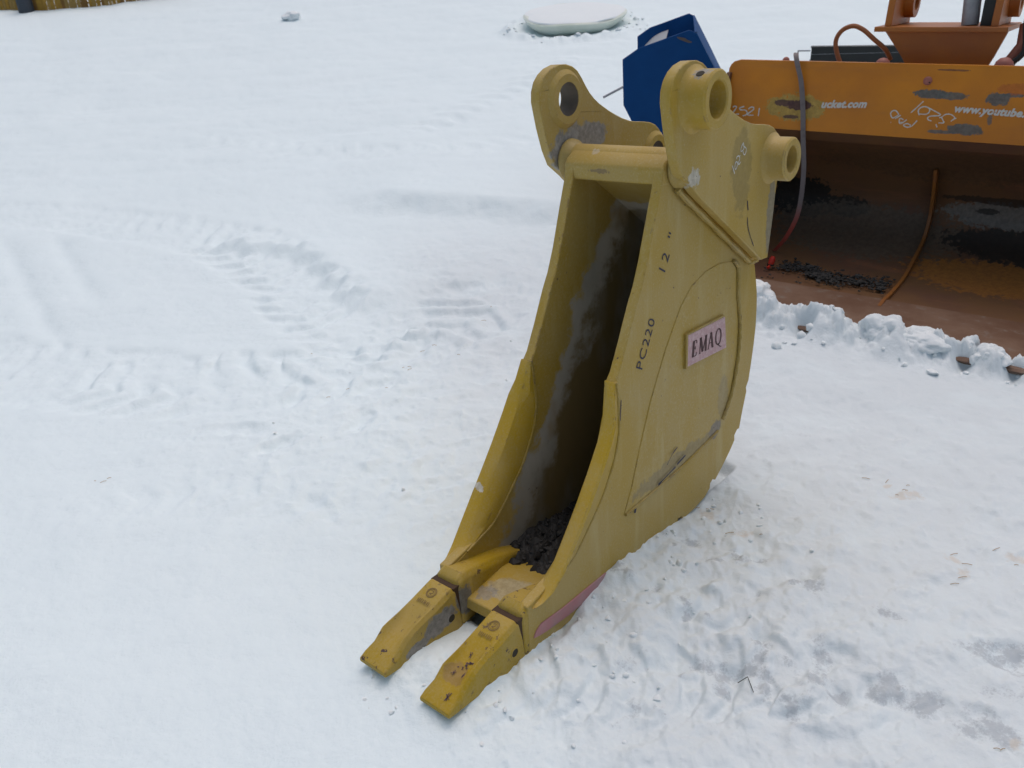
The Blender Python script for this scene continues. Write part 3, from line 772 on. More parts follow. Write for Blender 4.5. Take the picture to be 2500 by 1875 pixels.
# adapters and teeth
def adapter(yc, sg):
    rows = []
    for (a, zt, zb, hw) in ((.283, .100, -.030, .043), (.290, .112, -.034, .046), (.31, .122, -.034, .046), (.34, .116, -.034, .044), (.40, .100, .02, .040), (.46, .085, .03, .036), (.52, .066, .03, .030), (.57, .045, .025, .024)):
        ch = .014 if a < .5 else .008
        zz = max(zb, zt - .03) if a > .5 else zb
        rows.append([(a, yc - hw, zb), (a, yc - hw, zt - ch * 1.2), (a, yc - hw + ch, zt), (a, yc + hw - ch, zt), (a, yc + hw, zt - ch * 1.2), (a, yc + hw, zb)])
    g = B().grid(rows, True)
    g.f.append(tuple(range(6))); g.f.append(tuple(range(len(g.v) - 1, len(g.v) - 7, -1)))
    return g.make('tooth_adapter', YTOOTH, bucket, bevel=.006, seg=3)
def tooth(yc, roll=0.):
    # stations along the tooth: a, top edge z, scoop depth, bottom z, half width
    S = [(.0, .010, .0, -.003, .050), (.02, .020, .0, -.006, .050), (.05, .035, .003, -.009, .050), (.066, .047, .012, -.010, .050), (.082, .060, .021, -.012, .0495), (.10, .066, .022, -.015, .0475), (.13, .073, .020, -.021, .045),
         (.165, .080, .010, -.028, .045), (.20, .087, .0, -.033, .046), (.235, .096, .0, -.035, .046), (.258, .102, .0, -.035, .046), (.266, .100, .0, -.034, .045)]
    rows = []
    for (a, zt, dp, zb, hw) in S:
        ch = .012 if a > .03 else .004
        k = (a / .266)
        sh = .020 * k                       # rear face leans back below
        sec = [(-hw, zb, sh), (-hw, zb + (zt - zb) * .5, sh * .75), (-hw, zt - ch, sh * .25), (-hw + ch * .8, zt, 0), (-hw * .55, zt - dp * .75, 0), (-hw * .25, zt - dp, 0), (0, zt - dp, 0), (hw * .25, zt - dp, 0), (hw * .55, zt - dp * .75, 0), (hw - ch * .8, zt, 0), (hw, zt - ch, sh * .25), (hw, zb + (zt - zb) * .5, sh * .75), (hw, zb, sh)]
        rows.append([(a + s_, yc + y, z + roll * y) for (y, z, s_) in sec])
    g = B().grid(rows, True); n = 13
    g.f.append(tuple(range(n))); g.f.append(tuple(range(len(g.v) - 1, len(g.v) - n - 1, -1)))
    o = g.make('tooth', YTOOTH, bucket, bevel=.0035, seg=2)
    # dark gap to the adapter
    B().box(.266, .290, yc - .0425, yc + .0425, -.030, .0985).make('joint_gap', GAP, o)
    # pin hole in the side facing the camera
    ysd = yc - .0458
    B().lathe([(.0, .0012), (.0115, .0012), (.0115, .0005)], (.245, ysd, .018), (0, -1, 0), 24, closed=False).make('pin_hole', DARKHOLE, o)
    B().lathe([(.0115, 0), (.0120, .0024), (.0145, .0024), (.0155, 0)], (.245, ysd, .018), (0, -1, 0), 24).make('pin_rim', YTOOTH, o, smooth=True)
    # cast emblem: double ring with a curl, and cast part marks below
    def top(u, v, h=.0012): # u along tooth, v across
        zt = .087 + (u - .20) * .257
        return (u, yc + v, zt + h + roll * v)
    em = B()
    for rr, wdt in ((.0145, .0028), (.0108, .0014)):
        ribbon(em, [(.226 + rr * math.cos(t_ / 18 * math.pi), rr * math.sin(t_ / 18 * math.pi)) for t_ in range(0, 37, 2)], wdt, lambda u, v: top(u, v, .0014))
    ribbon(em, [(.231, .005), (.232, -.003), (.226, -.004), (.222, .004), (.220, -.004)], .0024, lambda u, v: top(u, v, .0014))
    em.make('cast_emblem', CASTMARK, o)
    tk = B(); rnd = random.Random(int(yc * 1000))
    for i in range(8):
        v0 = .020 - i * .0056
        ribbon(tk, [(.199 + rnd.uniform(-.001, .002), v0), (.193, v0 - rnd.uniform(-.002, .003)), (.187 + rnd.uniform(-.001, .002), v0 - .001)], .0022, lambda u, v: top(u, v, .0010))
    tk.make('cast_marks', CASTMARK, o)
    # worn steel lip at the tip
    return o
for yc in (.047, .273):
    adapter(yc, 1)
    tooth(yc, .0 if yc < .1 else .02)
# rust scuffs on the near tooth
sp = B(); rnd = random.Random(5)
for (a, v, r) in ((.10, .020, .006), (.125, -.012, .007), (.115, -.004, .005), (.095, -.016, .006), (.14, .004, .004), (.105, .0, .003), (.085, .012, .004), (.12, .024, .004), (.03, -.02, .006)):
    zt = np.interp(a, [0, .05, .078, .1, .13, .165, .2], [.010, .033, .040, .044, .054, .071, .087])
    for k in range(3):
        an = rnd.uniform(0, 3.1); l = r * rnd.uniform(.8, 2)
        zf = lambda u: float(np.interp(u, [0, .05, .078, .1, .13, .165, .2], [.0118, .0335, .0400, .0440, .0545, .0712, .0885])) + .0012
        sp = B(); ribbon(sp, [(a - l * math.cos(an), v - l * math.sin(an)), (a, v + rnd.uniform(-.002, .002)), (a + l * math.cos(an), v + l * math.sin(an))], r * .42, lambda u, w_: (u, .047 + w_, zf(u)), .6)
        sp.make('rust_scuff', SCUFF, bucket)

# frozen dirt in the bucket
def rock(bb, c, r, rnd, flat=1., sub=1):
    bmq = bmesh.new(); bmesh.ops.create_icosphere(bmq, subdivisions=sub, radius=1)
    o3 = Vector((rnd.uniform(0, 99), rnd.uniform(0, 99), rnd.uniform(0, 99)))
    vs = []
    sx, sy, sz = rnd.uniform(.7, 1.3), rnd.uniform(.7, 1.3), rnd.uniform(.5, 1.0) * flat
    for v in bmq.verts:
        k = 1 + .75 * mnoise.noise(v.co * 1.1 + o3)
        vs.append((c[0] + v.co.x * r * sx * k, c[1] + v.co.y * r * sy * k, c[2] + v.co.z * r * sz * k))
    bb.add(vs, [tuple(v.index for v in f.verts) for f in bmq.faces]); bmq.free()
dirt = B(); rnd = random.Random(3)
nx, ny = 60, 26; rows = []
for i in range(nx):
    a = .46 + .62 * i / (nx - 1)
    rows.append([(a, .031 + .258 * j / (ny - 1), .028 + .026 * math.sin(math.pi * min(1, (a - .46) / .45)) ** 1.2 * (1 if a < .75 else .9) - .012 * (a > .9) + .026 * mnoise.noise(Vector((a * 16, j * .9, 2.))) + .014 * mnoise.noise(Vector((a * 50, j * 2.3, 5.)))
                   - .03 * max(0, 1 - (a - .46) / .06)) for j in range(ny)])
dirt.grid(rows)
for i in range(520):
    a = rnd.uniform(.41, .95); y = rnd.uniform(.045, .275)
    h = .024 + .026 * math.sin(math.pi * min(1, max(0, (a - .46)) / .45)) ** 1.2
    if a < .56 and rnd.random() < .75: continue
    rock(dirt, (a, y, h + rnd.uniform(.0, .010)), .003 * math.exp(abs(rnd.gauss(0, .75))), rnd)
o = ob('dirt_clods', dirt.v, dirt.f, CLOD)
o.matrix_world = mb
tag(o, 'black frozen dirt clods lying inside the yellow bucket', 'dirt', None, 'stuff')

# ================================================================== orange grading bucket
e1, e2, e3, p0 = Vector(E1), Vector(E2), Vector(E3), Vector(P0)
mo = Matrix(((e1.x, e2.x, e3.x, p0.x), (e1.y, e2.y, e3.y, p0.y), (e1.z, e2.z, e3.z, p0.z), (0, 0, 0, 1)))
grade = empty('grading_bucket', 'wide orange grading bucket with worn rusty floor, lying open in the snow at right', 'bucket', None, mo)
S0, S1 = -1.37, 1.10
def at_s(s): return lambda b, h: (s, b, h)
B().slab([(0, -.004), (.012, .006), (.61, .004), (.61, -.03), (.03, -.03)], at_s(S0), at_s(S1)).make('floor_plate', FLOOR, grade, bevel=.002)
shell = spline([(0, .595, -.012), (0, .8, -.016), (0, 1.05, -.006), (0, 1.27, .042), (0, 1.42, .105), (0, 1.50, .185), (0, 1.532, .28), (0, 1.50, .40), (0, 1.42, .51), (0, 1.30, .60), (0, 1.2, .655), (0, 1.115, .690)], 5)
shi = [(p[1], p[2]) for p in shell]
sho = offset(shi, -.016)
ss = [S0 + (S1 - S0) * i / 12 for i in range(13)]
g = B(); lp = shi + sho[::-1]
g.grid([[(s, b + .006 * mnoise.noise(Vector((s * 2, i * .15, 1))), h) for i, (b, h) in enumerate(lp)] for s in ss], True)
g.make('curved_shell', ORSHELL, grade, smooth=True)
B().slab([(1.112, .688), (1.055, .742), (1.066, .748), (1.125, .700)], at_s(S0 + .01), at_s(S1 - .01)).make('lip_underside', ORSHELL, grade)
# upper lip, corner rounded
lipp = [(1.05, .745), (1.0605, .97), (1.078, 1.035), (1.085, 1.105)]
def lipmap(s, h, d=0.):
    b = float(np.interp(h, [p[1] for p in lipp], [p[0] for p in lipp])); return (s, b + d, h)
rows = []
hs_ = [.745, .80, .86, .92, .97, 1.0, 1.03, 1.06, 1.08, 1.095, 1.105]
def left(h): return S0 if h < 1.045 else S0 + .06 * (1 - math.sqrt(max(0, 1 - ((h - 1.045) / .06) ** 2)))
f_ = [[lipmap(left(h) + (S1 - left(h)) * k / 14, h) for k in range(15)] for h in hs_]
b_ = [[lipmap(left(h) + (S1 - left(h)) * k / 14, h, .03) for k in range(15)] for h in hs_]
g = B().grid(f_ + b_[::-1] + [f_[0]])
nn = 15
for r in range(len(hs_) - 1):
    k = 2 * len(hs_) - 1
    g.f.append((r * nn, (r + 1) * nn, (k - r - 1) * nn, (k - r) * nn)); g.f.append((r * nn + 14, (r + 1) * nn + 14, (k - r - 1) * nn + 14, (k - r) * nn + 14))
lip = g.make('upper_lip', ORLIP, grade, smooth=True, sharp=40)
# side plates
for s in (S0, S1 - .022):
    B().slab([(.03, -.02), (.30, .10), (.62, .40), (.9, .80), (1.052, 1.04), (1.12, 1.03), (1.13, .70), (1.31, .61), (1.43, .52), (1.51, .405), (1.545, .28), (1.51, .18), (1.43, .095), (1.28, .03), (1.05, -.02), (.8, -.03)], at_s(s), at_s(s + .022)).make('side_plate', ORSHELL, grade, bevel=.003)
# ribs across the hollow
for s in (-.240, .545):
    rib = spline([(0, .489, .006), (0, .60, .012), (0, .765, .004), (0, 1.018, .012), (0, 1.20, .062), (0, 1.36, .115), (0, 1.425, .175), (0, 1.455, .27), (0, 1.42, .39), (0, 1.372, .496), (0, 1.36, .53)], 5)
    ri = [(p[1], p[2]) for p in rib]
    outb = [(b, h) for b, h in sho if .6 < b and h < .57]
    ribp = ri + [(1.40, .535)] + [(b - .008, h) for b, h in shi[::-1] if h < .53 and b > .62]
    B().slab(ribp, at_s(s), at_s(s + .018)).make('stiffener_rib', ORRIB, grade, bevel=.002)
# words and marks on the lip
WHITE = M('worn_white_lettering')
WHITE = WHITE.done(WHITE.mix(WHITE.ramp(WHITE.noise(70, 4, .7), .60, .66), (.60, .58, .54), (.40, .15, .02)), .6)
def lipfm(s0, h0, sl): return lambda x, y: lipmap(s0 + x, h0 + y + sl * x, -.0016)
lettering('lettering', 'ucket.com', lipfm(-.811, .872, .055), .237, WHITE, lip, shear=.25, bold=.045, space=1.05)
lettering('lettering', 'www.youtube.', lipfm(-.148, .886, -.028), .312, WHITE, lip, shear=.25, bold=.045, space=1.05)
for L, wd in (([[[-1.3177,0.8465], [-1.3072,0.8553], [-1.2952,0.8476], [-1.313,0.8198]], [[-1.2963,0.8115], [-1.2761,0.8126]], [[-1.2489,0.8562], [-1.2748,0.8466], [-1.2694,0.8366], [-1.2402,0.8361], [-1.2277,0.8223], [-1.2354,0.8095], [-1.2528,0.8044]], [[-1.2231,0.8431], [-1.2087,0.8541], [-1.1931,0.8529], [-1.1941,0.8406], [-1.2267,0.8121], [-1.1888,0.8109]], [[-1.1579,0.8518], [-1.1607,0.8076]]], .006), ([[[-0.2993,0.9298], [-0.3257,0.8975], [-0.3498,0.8705]], [[-0.3067,0.8599], [-0.3152,0.8779], [-0.3124,0.8927], [-0.2963,0.9027], [-0.2768,0.9018], [-0.2634,0.8916], [-0.2636,0.877], [-0.276,0.8672], [-0.3079,0.8665]], [[-0.2768,0.9018], [-0.2368,0.8839], [-0.21,0.8709], [-0.2156,0.8633], [-0.25,0.8595], [-0.2644,0.8513], [-0.2607,0.8405], [-0.2441,0.836]], [[-0.2105,0.8545], [-0.2005,0.8569], [-0.1857,0.8704], [-0.1655,0.8733], [-0.1469,0.8654], [-0.1398,0.8549], [-0.1542,0.8396]], [[-0.2005,0.8569], [-0.1931,0.8445], [-0.1853,0.8304], [-0.2093,0.8282]], [[-0.1315,0.8562], [-0.1425,0.8512]], [[-0.2203,0.8209], [-0.2125,0.8067]]], .005), ([[[-0.313,0.8337], [-0.3273,0.8124], [-0.3366,0.8032], [-0.3538,0.7976], [-0.3692,0.8023], [-0.374,0.8095], [-0.3568,0.8154], [-0.3392,0.8079]], [[-0.3637,0.8352], [-0.3858,0.8144], [-0.3973,0.8174], [-0.3973,0.8399], [-0.3798,0.8335]], [[-0.3994,0.8192], [-0.3759,0.8206]], [[-0.3969,0.8549], [-0.4207,0.8367]], [[-0.4058,0.8581], [-0.4304,0.8398], [-0.4429,0.8485], [-0.4471,0.8633], [-0.4397,0.8749], [-0.4233,0.8758], [-0.4058,0.8581]], [[-0.4397,0.8175], [-0.4376,0.8161]]], .005)):
    ch = B()
    for s_ in L: ribbon(ch, s_, wd, lambda a, h: lipmap(a, h, -.0014), .3)
    ch.make('chalk_marking', CHALK, lip)
pz = lipmap(-.300, 1.026)
B().lathe([(.0, .012), (.015, .010), (.021, .004), (.022, -.004)], pz, (0, -1, .15), 24, closed=False).make('round_plug', PINKCAP, lip, smooth=True)
B().lathe([(.0, .0), (.004, .0)], (pz[0] + .012, pz[1] - .0135, pz[2] - .006), (0, -1, 0), 10, closed=False).make('plug_hole', DARKHOLE, lip)
# mounting head
B().box(-.655, -.015, 1.30, 1.78, 1.243, 1.268).make('mount_plate', ORMOUNT, grade, bevel=.003)
B().slab([(-.605, 1.2425), (-.018, 1.2425), (-.060, 1.12), (-.085, 1.06), (-.465, 1.06), (-.505, 1.12)], lambda s, h: (s, 1.34, h), lambda s, h: (s, 1.37, h)).make('mount_web', ORMOUNT, grade, bevel=.002)
for s in (-.37, -.24):
    B().slab([(1.375, 1.2425), (1.70, 1.2425), (1.575, .40), (1.51, .42), (1.42, .53), (1.30, .62), (1.375, .75)], at_s(s), at_s(s + .03)).make('mount_spine', ORMOUNT, grade)
for s in (-.612, -.100):
    e = B().slab([(1.33, 1.2685), (1.75, 1.2685), (1.73, 1.50), (1.66, 1.66), (1.54, 1.70), (1.42, 1.64), (1.36, 1.50)], at_s(s), at_s(s + .035), [circle(1.55, 1.55, .05, 28)]).make('mount_ear', ORMOUNT, grade, bevel=.003)
    B().lathe([(.05, -.0), (.05, .05), (.085, .05), (.085, 0)], (s + .035, 1.62, 1.385), (1, 0, 0), 32).make('pin_boss', ORMOUNT, e, smooth=True)
    B().lathe([(0, .028), (.05, .028)], (s + .035, 1.62, 1.385), (1, 0, 0), 32, closed=False).make('boss_hole', orange('red_boss_hole', (.25, .03, .015)), e)
B().tube([(-.215, 1.45, 1.2685), (-.235, 1.47, 1.48), (-.24, 1.48, 1.72)], .042, 20).make('cylinder_rod', GREYST, grade, smooth=True)
B().box(-.160, -.108, 1.40, 1.47, 1.2685, 1.68).make('black_guard', BLACKST, grade)
B().tube(spline([(-.789, 1.27, 1.06), (-.831, 1.28, 1.139), (-.846, 1.29, 1.20), (-.822, 1.30, 1.25), (-.766, 1.30, 1.272), (-.709, 1.30, 1.252), (-.650, 1.31, 1.205), (-.590, 1.33, 1.155), (-.56, 1.36, 1.10)], 6), .0125, 10).make('hose', plain('orange_hose', (.28, .085, .02), .5), grade, smooth=True)
for (s, b, h, r) in ((-.56, 1.20, 1.085, .038), (-1.07, 1.16, 1.10, .020), (.01, 1.22, 1.09, .045)):
    B().lathe([(0, r), (r * .5, r * .87), (r * .87, r * .5), (r, 0), (r, -.05)], (s, b, h), (0, 0, 1), 24, closed=False).make('pin_cap', PINKCAP, grade, smooth=True)
B().tube([(.02, 1.30, 1.10), (.06, 1.34, 1.18), (.05, 1.40, 1.27)], .03, 12).make('hose_elbow', plain('rusty_red', (.16, .04, .02), .6), grade, smooth=True)
B().tube(spline([(.02, 1.26, 1.09), (.08, 1.27, 1.16), (.06, 1.29, 1.30), (.10, 1.30, 1.42)], 5), .014, 8).make('hose', BLACKST, grade, smooth=True)

# dirt inside the orange bucket
d2 = B(); rnd = random.Random(9)
for i in range(700):
    t_ = rnd.random(); s = -.88 + .62 * t_ + rnd.gauss(0, .02); b = .90 - .10 * t_ + rnd.gauss(0, .05) + .04 * math.sin(t_ * 9)
    if s > -.26: continue
    rock(d2, (s, b, .000 + abs(rnd.gauss(0, .006))), rnd.uniform(.003, .012) * (2.2 if rnd.random() < .05 else 1), rnd, .7)
for i in range(60):
    rock(d2, (rnd.uniform(-1.0, -.3), rnd.uniform(.62, 1.0), .004), rnd.uniform(.003, .009), rnd, .7)
o = ob('dirt_clods', d2.v, d2.f, CLOD); o.matrix_world = mo
tag(o, 'strip of dark dirt and gravel on the floor of the orange bucket', 'dirt', None, 'stuff')

# strap hanging over the lip
sm = M('faded_strap')
x_, y_, z_ = sm.sep()
scol = sm.mix(sm.ramp(z_, .36, .16), (.17, .145, .145), (.40, .07, .05))
scol = sm.mix(sm.ramp(sm.noise(30, 4), .5, .7, 0, .5), scol, (.10, .085, .085))
STRAP = sm.done(scol, .75)
sp_ = spline([(-1.005, 1.12, 1.145), (-.985, 1.06, 1.135), (-.965, 1.04, 1.09), (-.932, 1.035, 1.0), (-.903, 1.03, .856), (-.884, 1.035, .699), (-.862, 1.04, .538), (-.860, 1.05, .371), (-.878, 1.06, .24), (-.935, 1.08, .108), (-1.005, 1.12, .012)], 6)
g = B(); hw = .0125
g.grid([[(p[0] - hw, p[1], p[2]), (p[0] - hw, p[1] + .004, p[2]), (p[0] + hw, p[1] + .010, p[2]), (p[0] + hw, p[1] + .006, p[2])] for p in sp_], True)
o = ob('strap', g.v, g.f, STRAP, None, smooth=True); o.matrix_world = mo
tag(o, 'worn grey strap turning red, hanging down over the lip of the orange bucket', 'strap')
rt = empty('red_fastener', 'small bright red fastener with black band lying on the rusty bucket floor', 'fastener', None, mo)
RED = plain('bright_red_plastic', (.55, .03, .015), .4)
B().tube([(-.925, .845, .012), (-.920, .85, .045), (-.917, .853, .062)], [.016, .018, .011], 12).make('cap', RED, rt, smooth=True)
B().lathe([(.017, -.004), (.020, -.004), (.020, .006), (.017, .006)], (-.925, .845, .014), (0, 0, 1), 14).make('band', DARKHOLE, rt)
B().tube([(-.925, .842, .010), (-.926, .80, .006)], .008, 8).make('tail', RED, rt, smooth=True)

# ================================================================== blue bucket behind
dn = Vector([0.22038,0.97452,0.04185])
bs = Vector((dn.y, -dn.x, 0)).normalized(); bu = bs.cross(dn); 
KB = 1.30
pb = Vector((.728 * KB, 4.726 * KB, 0))
mbl = Matrix(((bs.x, dn.x, bu.x, pb.x), (bs.y, dn.y, bu.y, pb.y), (bs.z, dn.z, bu.z, pb.z), (0, 0, 0, 1)))
blue = empty('blue_bucket', 'blue steel bucket with angular side plates tipped up behind the yellow bucket', 'bucket', None, mbl)
def at_d(d): return lambda s, h: (s, d, h)
BP = [(0, 1.244), (.084, 1.294), (.345, 1.365), (.385, 1.345), (.480, 1.162), (.608, .917), (.60, .62), (.455, .35), (.27, .473), (.045, .921), (0, 1.012)]
BP = [(a * KB, H - (H - h) * KB) for a, h in BP]
wid = 1.48 * KB
for d in (0, wid):
    B().slab(BP, at_d(d), at_d(d + .02)).make('side_plate', BLUE, blue, bevel=.003)
wr_ = [(a * KB, H - (H - h) * KB) for a, h in [(.372, 1.350), (.474, 1.158), (.60, .912), (.592, .622), (.452, .36), (.27, .485)]]
wo_ = offset(wr_, .012)
g = B(); lp = wr_ + wo_[::-1]
g.grid([[(s, d, h) for s, h in lp] for d in (.021, .5, 1.0, wid - .001)], True)
g.make('back_wrapper', BLUE, blue)
cv = spline([(a * KB, 0, H - (H - h) * KB) for a, h in [(.05, 1.20), (.10, 1.245), (.15, 1.272), (.21, 1.29)]], 4)
g = B().grid([[(p[0] - .0, d, p[2] - .02) for p in cv] + [(p[0], d, p[2] - .03) for p in cv[::-1]] for d in (.4, wid - .002)], True)
g.make('grey_inner_sheet', GREYST, blue)  # small grey curved sheet between the blue side plates
B().tube([(.0, .01, H - (H - 1.105) * KB), (-.108 * KB, .0, H - (H - 1.058) * KB)], .008, 8).make('steel_rod', GREYST, blue)
rb = plain('blue_scuff', (.10, .08, .07), .7)
B().slab(ragged(.32 * KB, H - (H - 1.32) * KB, .05, .010, 26, .5, 4, -.4), at_d(-.0015), at_d(.001)).make('rust_scuff', rb, blue)

# ================================================================== black beam behind
def on_ground(x, y, dz=0): return Vector((x, y, gz(x, y) + dz))
a_ = on_ground(4.0, 10.9); b2 = on_ground(5.4, 10.45)
dx = (b2 - a_).normalized(); dy = Vector((-dx.y, dx.x, 0)).normalized(); dz = dx.cross(dy)
mbm = Matrix(((dx.x, dy.x, dz.x, a_.x), (dx.y, dy.y, dz.y, a_.y), (dx.z, dy.z, dz.z, a_.z), (0, 0, 0, 1)))
beam = empty('steel_beam', 'black steel channel beam lying on snow behind the orange bucket', 'beam', None, mbm)
g = B(); Lb = (b2 - a_).length
g.slab([(-.12, 0), (.12, 0), (.12, .03), (-.09, .03), (-.09, .16), (.12, .16), (.12, .19), (-.12, .19)], lambda y, z: (0, y, z), lambda y, z: (Lb, y, z))
g.make('channel', BLACKST, beam, bevel=.004)
g = B(); g.tube([(-.0, -.115, .10), (-.0, -.115, .102), (Lb, -.115, .125)], .006, 6).make('wire', GREYST, beam)
g = B(); g.box(-.16, -.01, -.1, -.06, .135, .15).box(-.16, -.145, -.1, -.06, .0, .135).box(-.16, -.01, -.1, -.06, -.01, .0)
g.make('end_bracket', GREYST, beam)

# ================================================================== round ice slab
ic = M('pale_green_ice')
ICE = ic.done(ic.mix(ic.ramp(ic.noise(3, 4), .3, .7), (.60, .66, .57), (.70, .75, .68)), .35, 0, .5)
zc = gz(1.43, 14.45)
nrm = Vector((0, -.19, 1)).normalized()
q = Vector((0, 0, 1)).rotation_difference(nrm).to_matrix().to_4x4(); q.translation = Vector((1.45, 14.45, zc + .12))
slab = empty('ice_slab', 'round pale green ice slab with snowy top lying far back on the snow', 'ice slab', None, q)
g = B(); rows = []
rnd = random.Random(2)
prof_i = [(.0, -.16), (.45, -.16), (.60, -.13), (.76, -.03), (.82, .045), (.83, .08), (.80, .10), (.6, .095), (.0, .09)]
seg = 56
for (r, h) in prof_i:
    rows.append([(r * math.cos(2 * math.pi * k / seg) * (1 + .03 * math.sin(3 * k * .112 + 1)), r * math.sin(2 * math.pi * k / seg), h + .012 * math.sin(k * .5) * (r > .5)) for k in range(seg)])
g.grid(rows, True).make('ice_body', ICE, slab, smooth=True)
rows = []
for (r, h) in [(.81, .092), (.80, .108), (.72, .118), (.5, .122), (.25, .118), (0, .116)]:
    rows.append([(r * math.cos(2 * math.pi * k / seg) * (1 + .03 * math.sin(3 * k * .112 + 1)), r * math.sin(2 * math.pi * k / seg), h + .014 * mnoise.noise(Vector((r * 3 * math.cos(k * .112), r * 3 * math.sin(k * .112), 0)))) for k in range(seg)])
B().grid(rows, True).make('snow_cap', CLUMP, slab, smooth=True)

# ================================================================== snow chunks and crumbs
def chunk(name, c, r, seed, label, flat=.7, sub=5):
    rnd = random.Random(seed); bmq = bmesh.new(); bmesh.ops.create_icosphere(bmq, subdivisions=sub, radius=1)
    o3 = Vector((rnd.uniform(0, 99), rnd.uniform(0, 99), rnd.uniform(0, 99)))
    sx, sy = rnd.uniform(.9, 1.3), rnd.uniform(.8, 1.1)
    for v in bmq.verts:
        k = 1 + .30 * mnoise.noise(v.co * 1.1 + o3) + .22 * mnoise.noise(v.co * 2.1 + o3) + .07 * mnoise.noise(v.co * 5 + o3) + .035 * mnoise.noise(v.co * 10 + o3) + .02 * mnoise.noise(v.co * 22 + o3)
        v.co = Vector((v.co.x * sx, v.co.y * sy, v.co.z * flat)) * r * k
    me = bpy.data.meshes.new(name); bmq.to_mesh(me); bmq.free()
    for p in me.polygons: p.use_smooth = True
    me.materials.append(CLUMP)
    o = bpy.data.objects.new(name, me); C.objects.link(o)
    o.location = c; o.rotation_euler = (0, 0, rnd.uniform(0, 6))
    return tag(o, label, 'snow chunk', 'snow chunks along the orange bucket edge')
CH = [[1.476,4.311], [1.596,3.854], [1.666,3.557], [1.812,3.5], [2.113,3.409], [2.226,3.288], [1.324,4.107], [1.969,3.492]]
def oz(x, y): return P0[2] - (E3[0] * (x - P0[0]) + E3[1] * (y - P0[1])) / E3[2]
def chunk_at(s, b, r, dz, seed, label, **k):
    dz *= .62
    p = p0 + e1 * s + e2 * b + e3 * dz
    return chunk('snow_chunk', p, r, seed, label, **k)
chunk_at(-.79, .18, .115, .075, 1, 'tall rounded snow chunk right beside the back of the yellow bucket', flat=.8)
chunk_at(-.66, .10, .07, .035, 2, 'low lumpy snow chunk just right of the tall rounded one')
chunk_at(-.37, .13, .062, .045, 3, 'block shaped snow chunk standing before the curved rib of the orange bucket', flat=.9)
chunk_at(-.10, .06, .11, .055, 4, 'broad snow chunk with a peak right of the block shaped one', flat=.75)
chunk_at(.06, .05, .10, .05, 5, 'long low snow chunk on the middle of the cutting edge', flat=.6)
chunk_at(.245, .12, .045, .045, 6, 'small pointed snow chunk on the right part of the cutting edge', flat=1.0)
chunk_at(.34, .03, .075, .035, 7, 'rounded snow chunk at the right edge of the picture by the rusty floor', flat=.7)
chunk('snow_chunk', (-3.5, 16.8, gz(-3.5, 16.8) + .03), .19, 21, 'lone snow chunk far off on the open slope at upper left of centre', .5)['group'] = 'snow chunks along the orange bucket edge'

cr = B(); rnd = random.Random(12)
def crumb(x, y, r): rock(cr, (x, y, gz_fast(x, y) + r * .3), r, rnd)
spots = []
for i in range(36): # along the orange edge
    s = rnd.uniform(-1.1, .55); b = rnd.gauss(-.05, .10); p = p0 + e1 * s + e2 * b
    spots.append((p.x, p.y, rnd.uniform(.006, .024) * (1 if rnd.random() > .12 else 1.7)))
for i in range(70): # trampled side of the yellow bucket
    a = rnd.uniform(.1, 1.3); v = -abs(rnd.gauss(.05, .16)); p = Vector(ORG) + ub * a + vb * v
    spots.append((p.x, p.y, rnd.uniform(.0025, .010)))
for i in range(24):
    a = rnd.uniform(-.1, .28); v = rnd.uniform(-.1, .36); p = Vector(ORG) + ub * a + vb * v
    spots.append((p.x, p.y, rnd.uniform(.002, .007)))
for i in range(8):
    spots.append((rnd.uniform(-1.2, .1), rnd.gauss(3.0, .5), rnd.uniform(.003, .011)))
for i in range(80): # around the ice slab
    an = rnd.uniform(0, 6.28); r = abs(rnd.gauss(.95, .12)); spots.append((1.45 + r * math.cos(an), 14.42 + r * math.sin(an), rnd.uniform(.010, .035)))
zz = terrain(np.array([s[0] for s in spots]), np.array([s[1] for s in spots]))
for (x, y, r), z in zip(spots, zz): rock(cr, (x, y, float(z) + r * .25), r, rnd)
tag(ob('snow_crumbs', cr.v, cr.f, CLUMP, smooth=True, sharp=60), 'loose crumbs of broken snow crust scattered on the ground', None, None, 'stuff')

stw = B()
SM = plain('dry_straw', (.42, .31, .19), .8, .4, 60)
for (x, y) in [[-0.576,3.49], [-0.766,3.559], [-0.853,3.507], [-0.524,3.757], [-0.495,3.767], [-1.664,2.876], [-1.627,2.864], [-1.613,2.887], [-0.39,4.063], [-0.255,3.862], [-0.491,3.725], [-0.453,4.047], [-1.039,4.086], [-0.131,4.388], [-0.084,4.515]] + [(t_[0] + rnd.uniform(-.06, .06), t_[1] + rnd.uniform(-.06, .06)) for t_ in TAN for _ in range(2)]:
    an = rnd.uniform(-.5, .8); l = rnd.uniform(.004, .016); z = gz(x, y) + .003
    stw.tube([(x - l * math.cos(an), y - l * math.sin(an), z), (x, y, z + .002), (x + l * math.cos(an), y + l * math.sin(an), z)], .0010, 5)
tag(ob('straw_bits', stw.v, stw.f, SM), 'thin bits of dry straw and bark strewn on the snow', None, None, 'stuff')
tw = [[0.497,1.553], [0.52,1.551], [0.517,1.494]]
g = B().tube([(x, y, gz(x, y) + .006) for x, y in tw], .0010, 6)
tag(ob('twig', g.v, g.f, CLOD), 'thin dark bent twig on the trampled snow in front at right', 'twig')

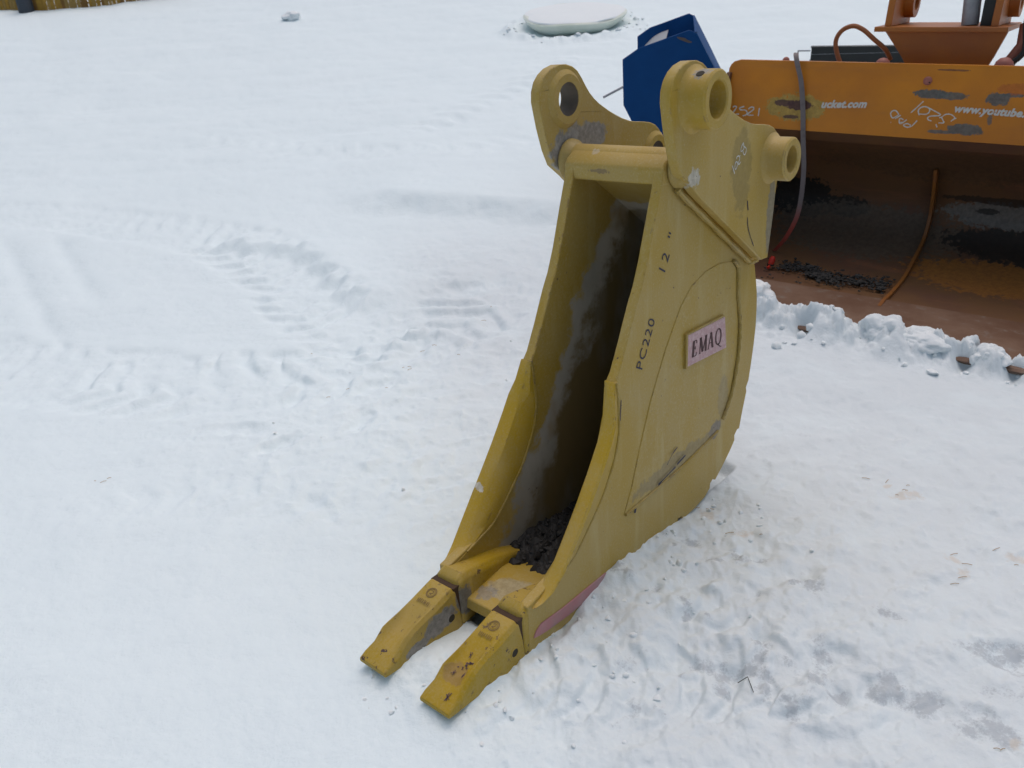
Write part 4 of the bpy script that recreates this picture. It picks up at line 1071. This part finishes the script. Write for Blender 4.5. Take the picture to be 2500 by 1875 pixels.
# ================================================================== slat fence far off at upper left
FP = [[-10.957,20.058], [-10.349,19.899], [-9.225,19.535], [-8.44,19.529], [-7.853,19.589], [-7.388,19.766], [-6.828,19.953], [-5.985,20.125]]
fp = [Vector((x, y, gz(x, y))) for x, y in FP]
fen = empty('slat_fence', 'weathered olive brown slat fence half buried in snow at far upper left', 'fence', None, Matrix.Translation(fp[0]))
SL = [plain('olive_slat', (.32, .18, .022), .8, .5, 8), plain('brown_slat', (.19, .095, .018), .8, .5, 8), plain('tan_slat', (.30, .19, .05), .8, .5, 8)]
seg_l = [(b - a).length for a, b in zip(fp[:-1], fp[1:])]; tot = sum(seg_l)
def fpos(t_):
    d = t_
    for a, b, l in zip(fp[:-1], fp[1:], seg_l):
        if d <= l: return a + (b - a) * (d / l), (b - a).normalized()
        d -= l
    return fp[-1], (fp[-1] - fp[-2]).normalized()
rnd = random.Random(4); pos = 0.
while pos < tot - .05:
    p, d_ = fpos(pos); h = .26 + .30 * sst(np.array(pos / tot), .15, .6) + rnd.uniform(-.02, .03); wd = rnd.uniform(.06, .085)
    sd_ = Vector((-d_.y, d_.x, 0)).normalized(); ln = Vector((rnd.uniform(-.02, .02), 0, 1)).normalized()
    rel = p - fp[0]; vs = []
    for zq in (-.12, h - .02, h):
        k = 1 if zq < h else .55
        for (u, v) in ((-wd / 2 * k, -.009), (wd / 2 * k, -.009), (wd / 2 * k, .009), (-wd / 2 * k, .009)):
            vs.append(rel + d_ * u + sd_ * v + ln * zq)
    fs = [(0, 1, 5, 4), (1, 2, 6, 5), (2, 3, 7, 6), (3, 0, 4, 7), (4, 5, 9, 8), (5, 6, 10, 9), (6, 7, 11, 10), (7, 4, 8, 11), (8, 9, 10, 11)]
    ob('slat', vs, fs, rnd.choice(SL), fen)
    pos += wd + rnd.uniform(.002, .016)
for hq in (.08, .20):
    g = B(); g.tube([p - fp[0] + Vector((0, .03, hq)) for p in fp], .018, 6).make('rail', SL[1], fen)
pp = fpos(.0)[0]
gp = on_ground(-9.62, 19.55)
g = B().lathe([(0, .62), (.13, .62), (.155, .60), (.155, .30), (.165, .29), (.165, .27), (.155, .26), (.155, -.1)], gp, (0, 0, 1), 24, closed=False)
tag(ob('post', g.v, g.f, plain('dark_grey_post', (.045, .055, .07), .7), smooth=True), 'stout dark grey round post standing in front of the far slat fence', 'post')
